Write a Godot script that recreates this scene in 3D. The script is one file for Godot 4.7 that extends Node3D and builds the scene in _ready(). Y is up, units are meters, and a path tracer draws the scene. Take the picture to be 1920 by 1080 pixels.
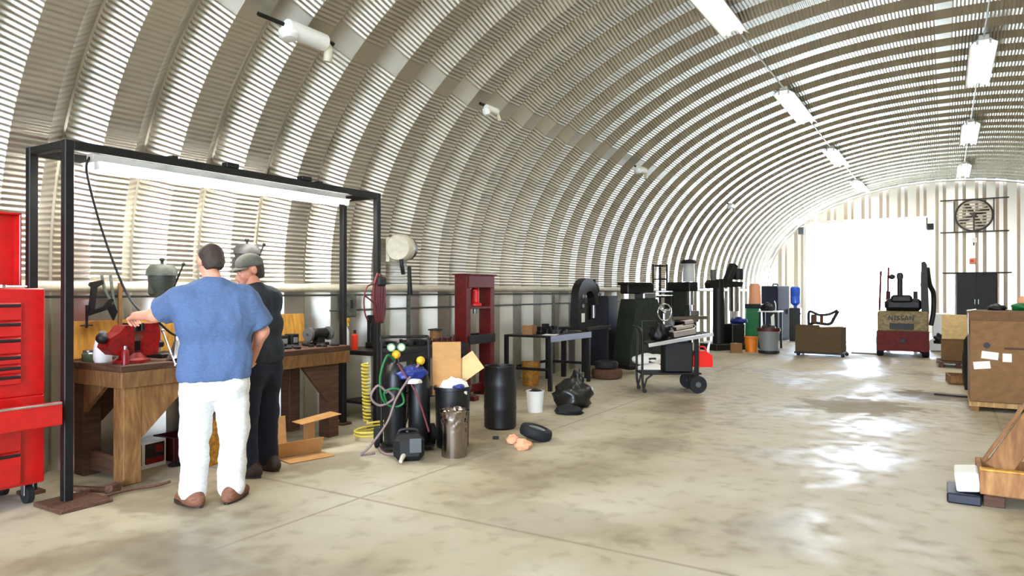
extends Node3D
# Steel arch workshop: long corrugated hut, two men at a bench, machines along the left wall.
# World: x to the right of the hut's axis, y up, -z along the hut (d = -z).

class MB:
	var v := PackedVector3Array()
	var n := PackedVector3Array()
	var uv := PackedVector2Array()
	var ix := PackedInt32Array()
	var T := Transform3D.IDENTITY
	func at(t: Transform3D) -> MB:
		T = t
		return self
	func poly(pts: Array, out: Vector3) -> void:
		var a: Vector3 = T * (pts[0] as Vector3)
		var nn := Vector3.ZERO
		var w := PackedVector3Array()
		for p in pts: w.append(T * (p as Vector3))
		for i in range(1, w.size() - 1): nn += (w[i] - a).cross(w[i + 1] - a)
		nn = nn.normalized()
		var o := T.basis * out
		var flip := nn.dot(o) < 0.0
		if flip: nn = -nn
		var b := v.size()
		for p in w:
			v.append(p); n.append(nn); uv.append(Vector2.ZERO)
		for i in range(1, w.size() - 1):
			if flip:
				ix.append_array([b, b + i, b + i + 1])
			else:
				ix.append_array([b, b + i + 1, b + i])
	# chamfered box, centre c, size s
	func box(c: Vector3, s: Vector3, bev := 0.004, rot := Basis.IDENTITY) -> MB:
		var keep := T
		T = T * Transform3D(rot, c)
		var h := s * 0.5
		var b: float = min(bev, min(h.x, min(h.y, h.z)) * 0.8)
		if b <= 0.0:
			for ax in 3:
				for sg in [-1.0, 1.0]:
					var e := Vector3.ZERO; e[ax] = sg
					var u: int = (ax + 1) % 3
					var w: int = (ax + 2) % 3
					var ps := []
					for q in [[-1, -1], [1, -1], [1, 1], [-1, 1]]:
						var p := Vector3.ZERO
						p[ax] = sg * h[ax]; p[u] = q[0] * h[u]; p[w] = q[1] * h[w]
						ps.append(p)
					poly(ps, e)
			T = keep
			return self
		for ax in 3:
			var u: int = (ax + 1) % 3
			var w: int = (ax + 2) % 3
			for sg in [-1.0, 1.0]:
				var e := Vector3.ZERO; e[ax] = sg
				var ps := []
				for q in [[-1, -1], [1, -1], [1, 1], [-1, 1]]:
					var p := Vector3.ZERO
					p[ax] = sg * h[ax]; p[u] = q[0] * (h[u] - b); p[w] = q[1] * (h[w] - b)
					ps.append(p)
				poly(ps, e)
			for s1 in [-1.0, 1.0]:
				for s2 in [-1.0, 1.0]:
					var o := Vector3.ZERO; o[u] = s1; o[w] = s2
					var ps := []
					for q in [[-1, 0], [1, 0], [1, 1], [-1, 1]]:
						var p := Vector3.ZERO
						p[ax] = q[0] * (h[ax] - b)
						p[u] = s1 * (h[u] - (b if q[1] == 1 else 0.0))
						p[w] = s2 * (h[w] - (0.0 if q[1] == 1 else b))
						ps.append(p)
					poly(ps, o)
		for s0 in [-1.0, 1.0]:
			for s1 in [-1.0, 1.0]:
				for s2 in [-1.0, 1.0]:
					var sg := Vector3(s0, s1, s2)
					var ps := []
					for k in 3:
						var p := Vector3.ZERO
						for j in 3: p[j] = sg[j] * (h[j] - (0.0 if j == k else b))
						ps.append(p)
					poly(ps, sg)
		T = keep
		return self
	# box between two points (a beam), width w, height hh
	func bar(a: Vector3, b: Vector3, w: float, hh: float, bev := 0.003, upv := Vector3.UP) -> MB:
		var z := (b - a).normalized()
		var up := upv
		if abs(z.dot(up)) > 0.98: up = Vector3.RIGHT
		var x := up.cross(z).normalized()
		return box((a + b) * 0.5, Vector3(w, hh, (b - a).length()), bev, Basis(x, z.cross(x), z))
	# tube along points, r float or array
	func tube(pts: Array, r, sides := 10, caps := true) -> MB:
		var m := pts.size()
		var rings := []
		var prev := Vector3.ZERO
		for i in m:
			var t: Vector3 = (pts[min(i + 1, m - 1)] - pts[max(i - 1, 0)]).normalized()
			var x: Vector3
			if i == 0:
				x = t.cross(Vector3.UP if abs(t.y) < 0.9 else Vector3.RIGHT).normalized()
			else:
				x = (prev - t * prev.dot(t)).normalized()
			prev = x
			var y := t.cross(x)
			var rr: float = r[i] if r is Array else r
			var b := v.size()
			rings.append(b)
			for k in sides:
				var a := TAU * k / sides
				var dd := x * cos(a) + y * sin(a)
				v.append(T * (pts[i] + dd * rr)); n.append((T.basis * dd).normalized()); uv.append(Vector2(float(k) / sides, i))
		for i in m - 1:
			for k in sides:
				var a: int = rings[i] + k
				var b2: int = rings[i] + (k + 1) % sides
				var c: int = rings[i + 1] + (k + 1) % sides
				var d: int = rings[i + 1] + k
				ix.append_array([a, c, b2, a, d, c])
		if caps:
			for e in [0, m - 1]:
				var ps := []
				var rr: float = r[e] if r is Array else r
				if rr < 0.0015: continue
				var keep := T
				T = Transform3D.IDENTITY
				for k in sides: ps.append(v[rings[e] + k])
				var o: Vector3 = (pts[0] - pts[1]) if e == 0 else (pts[m - 1] - pts[m - 2])
				poly(ps, keep.basis * o)
				T = keep
		return self
	func cyl(a: Vector3, b: Vector3, r0: float, r1 := -1.0, sides := 16) -> MB:
		return tube([a, b], [r0, r0 if r1 < 0.0 else r1], sides)
	# lathe: profile [Vector2(r, y)...] from bottom to top about local y at point c
	func lathe(c: Vector3, prof: Array, segs := 20, rot := Basis.IDENTITY, sharp := 0.6) -> MB:
		var keep := T
		T = T * Transform3D(rot, c)
		var m := prof.size()
		var sn := []
		for i in m - 1:
			var d: Vector2 = prof[i + 1] - prof[i]
			sn.append(Vector2(d.y, -d.x).normalized())
		for i in m - 1:
			var n0: Vector2 = sn[i]
			var n1: Vector2 = sn[i]
			if i > 0 and abs(sn[i].angle_to(sn[i - 1])) < sharp: n0 = (sn[i] + sn[i - 1]).normalized()
			if i < m - 2 and abs(sn[i].angle_to(sn[i + 1])) < sharp: n1 = (sn[i] + sn[i + 1]).normalized()
			var b := v.size()
			for k in segs + 1:
				var a := TAU * k / segs
				var cs := Vector3(cos(a), 0, sin(a))
				for e in 2:
					var p: Vector2 = prof[i + e]
					var q: Vector2 = n0 if e == 0 else n1
					v.append(T * (cs * p.x + Vector3(0, p.y, 0)))
					n.append((T.basis * (cs * q.x + Vector3(0, q.y, 0))).normalized())
					uv.append(Vector2(float(k) / segs, float(i + e) / (m - 1)))
			for k in segs:
				var a := b + k * 2
				ix.append_array([a, a + 2, a + 1, a + 1, a + 2, a + 3])
		T = keep
		return self
	# polygon (Vector2 x,y) extruded along local z from z0 to z1
	func prism(pts: Array, z0: float, z1: float, rot := Transform3D.IDENTITY) -> MB:
		var keep := T
		T = T * rot
		var pk := PackedVector2Array(pts)
		var tri := Geometry2D.triangulate_polygon(pk)
		for i in range(0, tri.size(), 3):
			for z in [z0, z1]:
				poly([Vector3(pk[tri[i]].x, pk[tri[i]].y, z), Vector3(pk[tri[i + 1]].x, pk[tri[i + 1]].y, z), Vector3(pk[tri[i + 2]].x, pk[tri[i + 2]].y, z)], Vector3(0, 0, z - (z0 + z1) * 0.5))
		var area := 0.0
		for i in pk.size():
			var p := pk[i]
			var q := pk[(i + 1) % pk.size()]
			area += p.x * q.y - q.x * p.y
		var sg := 1.0 if area > 0.0 else -1.0
		for i in pk.size():
			var p := pk[i]
			var q := pk[(i + 1) % pk.size()]
			poly([Vector3(p.x, p.y, z0), Vector3(q.x, q.y, z0), Vector3(q.x, q.y, z1), Vector3(p.x, p.y, z1)], Vector3(q.y - p.y, p.x - q.x, 0) * sg)
		T = keep
		return self
	func ball(c: Vector3, r: Vector3, seg := 16, ring := 10, rot := Basis.IDENTITY) -> MB:
		var b := v.size()
		for j in ring + 1:
			var ph := PI * j / ring
			for k in seg + 1:
				var a := TAU * k / seg
				var d := Vector3(sin(ph) * cos(a), cos(ph), sin(ph) * sin(a))
				v.append(T * (c + rot * (d * r))); n.append((T.basis * (rot * (d / r))).normalized()); uv.append(Vector2(float(k) / seg, float(j) / ring))
		for j in ring:
			for k in seg:
				var a := b + j * (seg + 1) + k
				ix.append_array([a, a + seg + 2, a + 1, a, a + seg + 1, a + seg + 2])
		return self
	# grid surface from a function of (i, j) -> Vector3, smooth normals
	func grid(nu: int, nv: int, f: Callable, flip := false) -> MB:
		var b := v.size()
		for j in nv + 1:
			for i in nu + 1:
				v.append(T * (f.call(float(i) / nu, float(j) / nv) as Vector3)); n.append(Vector3.ZERO); uv.append(Vector2(float(i) / nu, float(j) / nv))
		for j in nv:
			for i in nu:
				var a := b + j * (nu + 1) + i
				var q := [a, a + 1, a + nu + 2, a + nu + 1]
				var nn := (v[q[2]] - v[q[0]]).cross(v[q[1]] - v[q[3]])
				if flip: nn = -nn
				for k in q: n[k] += nn
				if flip: ix.append_array([q[0], q[2], q[1], q[0], q[3], q[2]])
				else: ix.append_array([q[0], q[1], q[2], q[0], q[2], q[3]])
		for k in range(b, v.size()): n[k] = n[k].normalized() if n[k].length() > 1e-12 else Vector3.UP
		return self
	func mesh() -> ArrayMesh:
		var a := []
		a.resize(Mesh.ARRAY_MAX)
		a[Mesh.ARRAY_VERTEX] = v
		a[Mesh.ARRAY_NORMAL] = n
		a[Mesh.ARRAY_TEX_UV] = uv
		a[Mesh.ARRAY_INDEX] = ix
		var m := ArrayMesh.new()
		m.add_surface_from_arrays(Mesh.PRIMITIVE_TRIANGLES, a)
		return m

var M := {}
var used := {}
const PITCH := 0.66
const CROWN0 := 5.07
const D_FRONT := -6.3
const D_BACK := 28.65
const LAMP_E := 4.0

func P(x: float, h: float, d: float) -> Vector3: return Vector3(x, h, -d)
func numbered(s: String) -> String:
	var k: int = used.get(s, -1) + 1
	used[s] = k
	return s if k == 0 else "%s_%03d" % [s, k]
func thing(called: String, label: String, category: String, at: Vector3, turn := 0.0, group := "") -> Node3D:
	var o := Node3D.new()
	o.name = numbered(called)
	add_child(o)
	o.position = at
	o.rotation.y = turn
	o.set_meta("label", label); o.set_meta("category", category)
	if group != "": o.set_meta("group", group)
	return o
func part(parent: Node, called: String, m, mat: Material, label := "") -> MeshInstance3D:
	var o := MeshInstance3D.new()
	o.mesh = m.mesh() if m is MB else m
	o.material_override = mat
	o.name = called
	parent.add_child(o, true)
	if label != "": o.set_meta("label", label)
	return o
# a thing that is one mesh
func one(called: String, label: String, category: String, m: MB, mat: Material, at := Vector3.ZERO, turn := 0.0, group := "") -> MeshInstance3D:
	var o := MeshInstance3D.new()
	o.mesh = m.mesh()
	o.material_override = mat
	o.name = numbered(called)
	add_child(o)
	o.position = at
	o.rotation.y = turn
	o.set_meta("label", label); o.set_meta("category", category)
	if group != "": o.set_meta("group", group)
	return o
func struct(called: String) -> Node3D:
	var o := Node3D.new()
	o.name = called
	add_child(o)
	o.set_meta("kind", "structure")
	return o
func rx(a: float) -> Basis: return Basis(Vector3.RIGHT, a)
func ry(a: float) -> Basis: return Basis(Vector3.UP, a)
func rz(a: float) -> Basis: return Basis(Vector3.BACK, a)
func spline(pts: Array, n := 8) -> Array:
	var out := []
	var m := pts.size()
	for i in m - 1:
		for k in n:
			var t := float(k) / n
			out.append((pts[i] as Vector3).cubic_interpolate(pts[i + 1], pts[max(i - 1, 0)], pts[min(i + 2, m - 1)], t))
	out.append(pts[m - 1])
	return out

# ---------- materials ----------
func mat(c: Color, rough := 0.6, metal := 0.0) -> StandardMaterial3D:
	var m := StandardMaterial3D.new()
	m.albedo_color = c
	m.roughness = rough
	m.metallic = metal
	return m
# noise image: colours mixed by layered noise
func noise_img(w: int, h: int, sd: int, freq: float, a: Color, b: Color, oct := 4, stretch := Vector2.ONE, contrast := 1.0) -> Image:
	var f := FastNoiseLite.new()
	f.seed = sd
	f.noise_type = FastNoiseLite.TYPE_SIMPLEX
	f.frequency = freq
	f.fractal_octaves = oct
	var im := Image.create(w, h, true, Image.FORMAT_RGB8)
	for y in h:
		for x in w:
			# wrap on two circles so that the picture tiles
			var u := TAU * x / w
			var q := TAU * y / h
			var r1 := w / TAU * stretch.x
			var r2 := h / TAU * stretch.y
			var t := f.get_noise_3d(r1 * cos(u) + r2 * cos(q) * 1.3, r1 * sin(u) - r2 * cos(q), r2 * sin(q) * 1.3)
			t = clampf(0.5 + t * contrast, 0.0, 1.0)
			im.set_pixel(x, y, a.lerp(b, t))
	im.generate_mipmaps()
	return im
func tex(im: Image) -> ImageTexture: return ImageTexture.create_from_image(im)
func tri(c: Color, im: ImageTexture, scale: Vector3, rough := 0.7, metal := 0.0) -> StandardMaterial3D:
	var m := mat(c, rough, metal)
	m.albedo_texture = im
	m.uv1_triplanar = true
	m.uv1_scale = scale
	return m
func g(x: float) -> Color: return Color(x, x, x)

func make_materials() -> void:
	var mott := tex(noise_img(256, 256, 5, 0.025, g(0.86), g(1.0), 4, Vector2.ONE, 0.6))
	var grime := tex(noise_img(256, 256, 9, 0.03, Color(0.7, 0.65, 0.6), g(1.0), 5, Vector2.ONE, 0.9))
	var grain := tex(noise_img(256, 256, 3, 0.03, Color(0.72, 0.66, 0.6), g(1.0), 4, Vector2(0.3, 2.0), 0.7))
	var grain_y := tex(noise_img(256, 256, 4, 0.03, Color(0.72, 0.66, 0.6), g(1.0), 4, Vector2(2.0, 0.3), 0.7))
	M.steel = tri(Color(0.85, 0.83, 0.78), mott, Vector3(0.25, 0.25, 0.25), 0.4, 1.0)
	M.end_steel = mat(Color(0.88, 0.84, 0.79), 0.36, 0.9)
	M.black_iron = tri(Color(0.095, 0.09, 0.09), grime, Vector3.ONE * 1.5, 0.5, 0.3)
	M.dark_steel = tri(Color(0.17, 0.17, 0.175), grime, Vector3.ONE * 1.5, 0.5, 0.4)
	M.rust = tri(Color(0.42, 0.29, 0.21), grime, Vector3.ONE * 3.0, 0.8, 0.2)
	M.chrome = mat(Color(0.85, 0.85, 0.86), 0.16, 1.0)
	M.bare_steel = tri(Color(0.62, 0.62, 0.63), mott, Vector3.ONE * 2.0, 0.3, 0.9)
	M.red_paint = tri(Color(0.8, 0.05, 0.04), mott, Vector3.ONE * 1.2, 0.3)
	M.red_paint.clearcoat_enabled = true
	M.red_paint.clearcoat = 0.3
	M.press_red = tri(Color(0.43, 0.05, 0.06), grime, Vector3.ONE * 1.5, 0.38)
	M.vise_red = tri(Color(0.58, 0.05, 0.05), grime, Vector3.ONE * 2.5, 0.4)
	M.dark_red = tri(Color(0.36, 0.07, 0.06), grime, Vector3.ONE * 2.0, 0.5)
	M.gas_red = mat(Color(0.88, 0.09, 0.05), 0.4)
	M.orange_red = mat(Color(0.9, 0.22, 0.06), 0.45)
	M.black = mat(Color(0.045, 0.045, 0.05), 0.55)
	M.black_gloss = mat(Color(0.07, 0.07, 0.08), 0.25)
	M.rubber = tri(Color(0.07, 0.07, 0.075), mott, Vector3.ONE * 2.0, 0.75)
	M.gap_shade = mat(Color(0.12, 0.03, 0.03), 0.6)  # near-black red painting in shade for the chest gap and handle recesses
	M.white_paint = mat(Color(0.93, 0.93, 0.92), 0.4)
	M.cream = tri(Color(0.86, 0.83, 0.73), mott, Vector3.ONE, 0.5)
	M.plastic_white = mat(Color(0.92, 0.92, 0.9), 0.35)
	M.wood_old = tri(Color(0.62, 0.45, 0.25), grain_y, Vector3.ONE * 1.4, 0.75)
	M.wood_dark = tri(Color(0.36, 0.24, 0.16), grain, Vector3.ONE * 1.4, 0.75)
	M.wood_rail = tri(Color(0.55, 0.4, 0.22), grain_y, Vector3.ONE * 1.4, 0.75)
	M.board_yellow = tri(Color(0.9, 0.68, 0.28), grain_y, Vector3.ONE, 0.65)
	M.pine = tri(Color(0.84, 0.68, 0.44), grain_y, Vector3.ONE * 1.3, 0.7)
	M.pine_dark = tri(Color(0.62, 0.44, 0.25), grain_y, Vector3.ONE * 1.3, 0.75)
	M.card = tri(Color(0.78, 0.58, 0.35), mott, Vector3.ONE * 1.2, 0.85)
	M.card_dark = tri(Color(0.58, 0.41, 0.24), mott, Vector3.ONE * 1.2, 0.85)
	M.card_light = tri(Color(0.9, 0.76, 0.52), mott, Vector3.ONE * 1.2, 0.85)
	M.green_machine = tri(Color(0.15, 0.19, 0.15), grime, Vector3.ONE * 1.2, 0.45)
	M.green_grey = tri(Color(0.4, 0.44, 0.39), grime, Vector3.ONE * 1.5, 0.5)
	M.green = mat(Color(0.05, 0.42, 0.2), 0.45)
	M.navy = tri(Color(0.06, 0.08, 0.16), mott, Vector3.ONE, 0.45)
	M.blue = mat(Color(0.08, 0.16, 0.45), 0.4)
	M.blue_bright = mat(Color(0.2, 0.38, 0.85), 0.3)
	M.yellow = mat(Color(0.86, 0.66, 0.12), 0.45)
	M.yellow_hose = mat(Color(0.8, 0.72, 0.25), 0.5)
	M.bucket_yellow = tri(Color(0.8, 0.55, 0.16), grime, Vector3.ONE * 2.0, 0.55)
	M.brass = mat(Color(0.85, 0.62, 0.25), 0.3, 1.0)
	M.hose_grey = mat(Color(0.5, 0.42, 0.4), 0.55)
	M.hose_green = mat(Color(0.08, 0.4, 0.18), 0.5)
	M.hose_red = mat(Color(0.38, 0.1, 0.12), 0.5)
	M.grey = mat(Color(0.5, 0.51, 0.5), 0.55)
	M.mid_grey = mat(Color(0.33, 0.34, 0.34), 0.55)
	M.bag = mat(Color(0.085, 0.078, 0.072), 0.35)
	M.cloth_white = mat(Color(0.92, 0.91, 0.87), 0.9)
	M.skin = mat(Color(0.86, 0.6, 0.49), 0.55)
	M.skin.subsurf_scatter_enabled = true
	M.skin.subsurf_scatter_strength = 0.1
	M.hair = tri(Color(0.26, 0.215, 0.18), grain_y, Vector3.ONE * 9.0, 0.7)
	var weave := tex(noise_img(256, 256, 21, 0.06, g(0.86), g(1.0), 3, Vector2(1, 1), 0.8))
	M.shirt = tri(Color(0.34, 0.43, 0.58), weave, Vector3.ONE * 3.0, 0.9)
	M.trousers = tri(Color(0.95, 0.945, 0.93), weave, Vector3.ONE * 3.0, 0.9)
	M.work_shirt = tri(Color(0.14, 0.165, 0.2), weave, Vector3.ONE * 3.0, 0.9)
	M.jeans = tri(Color(0.07, 0.085, 0.15), weave, Vector3.ONE * 3.0, 0.9)
	M.cap = tri(Color(0.42, 0.415, 0.37), weave, Vector3.ONE * 3.0, 0.9)
	M.shoe_tan = tri(Color(0.55, 0.36, 0.26), grime, Vector3.ONE * 4.0, 0.7)
	M.shoe_dark = tri(Color(0.22, 0.15, 0.11), grime, Vector3.ONE * 4.0, 0.6)
	M.lamp = mat(Color(0.95, 0.95, 0.95), 0.4)
	M.lamp.emission_enabled = true
	M.lamp.emission = Color(1.0, 0.985, 0.95)
	M.lamp.emission_energy_multiplier = 4.0
	var gl := mat(Color(0.75, 0.85, 0.8, 0.3), 0.05)
	gl.transparency = BaseMaterial3D.TRANSPARENCY_ALPHA
	M.glass = gl
	M.bench_tube = M.lamp.duplicate()
	M.bench_tube.emission_energy_multiplier = 20.0
	M.jar_green = mat(Color(0.32, 0.42, 0.33), 0.12)
	M.edge_steel = mat(Color(0.6, 0.63, 0.72), 0.35, 0.6)
	M.drum = mat(Color(0.035, 0.038, 0.05), 0.45)
	M.peach_cloth = mat(Color(0.86, 0.62, 0.46), 0.9)
	M.chrome_dull = mat(Color(0.62, 0.58, 0.55), 0.22, 1.0)
	M.white_grey = mat(Color(0.72, 0.72, 0.71), 0.45)
	M.navy_blue = mat(Color(0.05, 0.07, 0.19), 0.45)
	M.peach = mat(Color(0.9, 0.62, 0.45), 0.5)
	M.orange_bucket = mat(Color(0.9, 0.5, 0.1), 0.45)
	M.card_brown = tri(Color(0.35, 0.27, 0.15), mott, Vector3.ONE * 1.2, 0.85)
	M.card_brown2 = tri(Color(0.55, 0.4, 0.24), mott, Vector3.ONE * 1.2, 0.85)
	M.card_dark2 = tri(Color(0.46, 0.33, 0.19), mott, Vector3.ONE * 1.2, 0.85)
	M.lift_red = tri(Color(0.42, 0.05, 0.04), grime, Vector3.ONE * 1.2, 0.75)
	M.lift_cream = tri(Color(0.6, 0.54, 0.37), grime, Vector3.ONE * 1.2, 0.7)
	M.crate_board = tri(Color(0.74, 0.54, 0.34), grain_y, Vector3.ONE, 0.8)
	M.fan_dark = mat(Color(0.24, 0.2, 0.18), 0.5)
	M.drill_green = tri(Color(0.27, 0.3, 0.26), grime, Vector3.ONE * 3.0, 0.55)
	M.drill_grey = tri(Color(0.24, 0.24, 0.24), grime, Vector3.ONE * 3.0, 0.5)
	M.gauge_green = mat(Color(0.45, 0.62, 0.5), 0.4)
	M.cabinet_black = mat(Color(0.035, 0.035, 0.045), 0.6)
	M.gravel = tri(Color(0.8, 0.78, 0.72), mott, Vector3.ONE * 0.4, 0.9)
# ---------- setting ----------
func arch_pt(t: float) -> Vector2:
	# superellipse over 1.6 m straight walls; t 0 (left springing) .. PI (right springing)
	var c := -cos(t)
	var s := sin(t)
	var e := 2.0 / 2.1
	return Vector2(6.03 * signf(c) * pow(absf(c), e), 1.6 + 3.8 * pow(absf(s), e))
# the centre line as [point, inward normal] at even steps, plus arc length
func arch_line() -> Array:
	var raw := [Vector2(-6.03, -0.02)]
	for i in 33: raw.append(Vector2(-6.03, 1.6 * (i + 0.2) / 33.2))
	for i in range(0, 1201): raw.append(arch_pt(PI * i / 1200.0))
	for i in 33: raw.append(Vector2(6.03, 1.6 * (32.8 - i) / 33.2))
	raw.append(Vector2(6.03, -0.02))
	return raw
func sheet(line: Array, lens: Array, s0: float, s1: float, smooth0: float, smooth1: float) -> ArrayMesh:
	# one corrugated sheet of one pitch between arc lengths s0 and s1; crimped except the first smooth0 and last smooth1 metres
	var cs := [[0.0, 0.0, 0, 0], [0.01, 0.0, 0, 0], [0.017, 0.008, -0.742, 0.671], [0.193, 0.203, -0.742, 0.671], [0.2, 0.21, 0, 1], [0.46, 0.21, 0, 1], [0.467, 0.203, 0.742, 0.671], [0.643, 0.008, 0.742, 0.671], [0.65, 0.0, 0, 0], [PITCH, 0.0, 0, 0]]
	var crimp := 0.046
	var rows := []
	var smp := 6
	var nrow := int((s1 - s0) / crimp * smp)
	for r in nrow + 1:
		var s := s0 + (s1 - s0) * r / nrow
		var lo := 0
		var hi := lens.size() - 1
		while hi - lo > 1:
			var md := (lo + hi) >> 1
			if lens[md] <= s: lo = md
			else: hi = md
		var f: float = clampf((s - lens[lo]) / max(lens[hi] - lens[lo], 1e-6), 0, 1)
		var p: Vector2 = (line[lo] as Vector2).lerp(line[hi], f)
		var a: Vector2 = line[max(lo - 8, 0)]
		var b: Vector2 = line[min(hi + 8, line.size() - 1)]
		var tg := (b - a).normalized()
		var nn := Vector2(tg.y, -tg.x)
		var k := 1.0
		if s - s0 < smooth0 or s1 - s < smooth1: k = 0.0
		var w := 0.0033 * k * cos(TAU * (s - s0) / crimp)
		rows.append([p, nn, w])
	var mb := MB.new()
	for j in cs.size() - 1:
		var b0 := mb.v.size()
		var pts := []
		for r in rows.size():
			for e in 2:
				var q: Array = cs[j + e]
				var w: float = rows[r][2]
				var off: float = q[1] - 0.115 + w * float(q[3])
				var xy: Vector2 = rows[r][0] + rows[r][1] * off
				pts.append(Vector3(xy.x, xy.y, -(float(q[0]) + w * float(q[2]))))
		for r in rows.size():
			var r0: int = max(r - 1, 0)
			var r1: int = min(r + 1, rows.size() - 1)
			for e in 2:
				var du: Vector3 = pts[r * 2 + 1] - pts[r * 2]
				var dv: Vector3 = pts[r1 * 2 + e] - pts[r0 * 2 + e]
				mb.v.append(pts[r * 2 + e])
				var nv := dv.cross(du).normalized()
				if Vector2(nv.x, nv.y).dot(rows[r][1]) < 0: nv = -nv
				mb.n.append(nv)
				mb.uv.append(Vector2.ZERO)
		for r in rows.size() - 1:
			var a := b0 + r * 2
			mb.ix.append_array([a, a + 2, a + 1, a + 1, a + 2, a + 3])
	return mb.mesh()

func build_hut() -> void:
	var line := arch_line()
	var lens := [0.0]
	for i in range(1, line.size()): lens.append(lens[i - 1] + (line[i] as Vector2).distance_to(line[i - 1]))
	var total: float = lens[-1]
	var s_wall := 1.49
	var s_joint := 0.0
	for i in line.size():
		if line[i].x > -4.95 and line[i].y > 3.0:
			s_joint = lens[i]
			break
	var half := total * 0.5
	var jw := 0.26
	var meshes := {
		"wall_left": [["wall_panel", sheet(line, lens, 0.0, s_wall, 99, 99)], ["curved_panel", sheet(line, lens, s_wall, s_joint, 0.06, jw * 0.5)]],
		"ceiling": [["roof_panel", sheet(line, lens, s_joint, half, jw * 0.5, 0.1)], ["roof_panel", sheet(line, lens, half, total - s_joint, 0.1, jw * 0.5)]],
		"wall_right": [["curved_panel", sheet(line, lens, total - s_joint, total - s_wall, jw * 0.5, 0.06)], ["wall_panel", sheet(line, lens, total - s_wall, total, 99, 99)]]}
	var first := int(floor((D_FRONT - CROWN0 + 0.2) / PITCH))
	var last := int(floor((D_BACK - CROWN0) / PITCH))
	for side in meshes:
		var o := struct(side)
		for k in range(first, last + 1):
			var d := CROWN0 - 0.2 + k * PITCH
			for e in meshes[side]:
				var mi := part(o, e[0], e[1], M.steel)
				mi.position.z = -d
	# floor slab
	var fl := struct("floor")
	var fm := MB.new()
	fm.grid(2, 2, func(u, w): return P(lerpf(-6.3, 6.3, u), 0.0, lerpf(D_FRONT - 0.1, D_BACK + 0.1, w)))
	var b := MB.new()
	b.box(P(0, -0.155, (D_FRONT + D_BACK) * 0.5), Vector3(12.6, 0.3, D_BACK - D_FRONT + 0.2), 0.0)
	part(fl, "foundation", b, M.gravel)
	for i in fm.v.size():
		var p := fm.v[i]
		fm.uv[i] = Vector2((p.x + 6.3) / 12.6, (-p.z - 0.0) / 29.0)
	part(fl, "slab", fm, floor_material())
	end_wall("wall_back", D_BACK, 1.0, -4.47, -0.57, 3.98)
	end_wall("wall_front", D_FRONT, -1.0, -2.9, 2.9, 4.3)
	# ground outside
	var yard := struct("ground")
	var ym := MB.new()
	ym.box(P(0, -0.2, 70), Vector3(160, 0.3, 81), 0.0)
	ym.box(P(0, -0.2, -50), Vector3(160, 0.3, 80.6), 0.0)
	ym.box(P(-43.3, -0.2, 9.6), Vector3(73.4, 0.3, 39.2), 0.0)
	ym.box(P(43.3, -0.2, 9.6), Vector3(73.4, 0.3, 39.2), 0.0)
	part(yard, "yard", ym, M.gravel)

func arch_h(x: float) -> float:
	var q := clampf(1.0 - pow(absf(x) / 6.03, 2.1), 0.0, 1.0)
	return 1.6 + 3.8 * pow(q, 1.0 / 2.1)
# vertical deep-ribbed sheets with a doorway; s = outward sign of d
func end_wall(called: String, d: float, s: float, dx0: float, dx1: float, dh: float) -> void:
	var o := struct(called)
	var pitch := 0.58
	var xs := []
	var x := -6.2
	while x < 6.2:
		xs.append(x)
		x += pitch
	for x0 in xs:
		var prof := [[0.0, 0.0], [0.13, 0.0], [0.23, 0.16], [0.35, 0.16], [0.45, 0.0], [pitch, 0.0]]
		for seg in 3:
			pass
		var mb := MB.new()
		for j in prof.size() - 1:
			var a: float = x0 + prof[j][0]
			var b: float = x0 + prof[j + 1][0]
			var za: float = d + s * prof[j][1]
			var zb: float = d + s * prof[j + 1][1]
			var lo := 0.0
			# clip against the doorway sides
			var cuts := [a, b]
			for c in [dx0, dx1]:
				if c > a + 0.001 and c < b - 0.001: cuts.append(c)
			cuts.sort()
			for k in cuts.size() - 1:
				var p: float = cuts[k]
				var q: float = cuts[k + 1]
				var m := (p + q) * 0.5
				lo = dh if m > dx0 and m < dx1 else 0.0
				var zp := lerpf(za, zb, (p - a) / (b - a))
				var zq := lerpf(za, zb, (q - a) / (b - a))
				var hp := arch_h(p) + 0.1
				var hq := arch_h(q) + 0.1
				if absf(p) > 6.03 or absf(q) > 6.03:
					hp = minf(hp, 1.75); hq = minf(hq, 1.75)
				if hp <= lo: continue
				mb.poly([P(p, lo, zp), P(q, lo, zq), P(q, hq, zq), P(p, hp, zp)], Vector3(0, 0, s))
		if mb.v.size() > 0: part(o, "ribbed_sheet", mb, M.end_steel)
	var fm := MB.new()
	for xx in [dx0 - 0.04, dx1 + 0.04]: fm.box(P(xx, dh * 0.5, d + s * 0.02), Vector3(0.09, dh, 0.16), 0.004)
	fm.box(P((dx0 + dx1) * 0.5, dh + 0.05, d + s * 0.02), Vector3(dx1 - dx0 + 0.17, 0.1, 0.16), 0.004)
	part(o, "door_frame", fm, M.end_steel)
	# curved edge angle where the arch meets the end wall
	var cm := []
	for i in 61:
		var q := arch_pt(PI * i / 60.0)
		cm.append(P(q.x * 0.977, 1.6 + (q.y - 1.6) * 0.965, d - s * 0.03))
	var cb := MB.new()
	cb.tube([P(-5.89, 0.0, d - s * 0.03)] + cm + [P(5.89, 0.0, d - s * 0.03)], 0.035, 6)
	part(o, "edge_angle", cb, M.end_steel)

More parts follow.
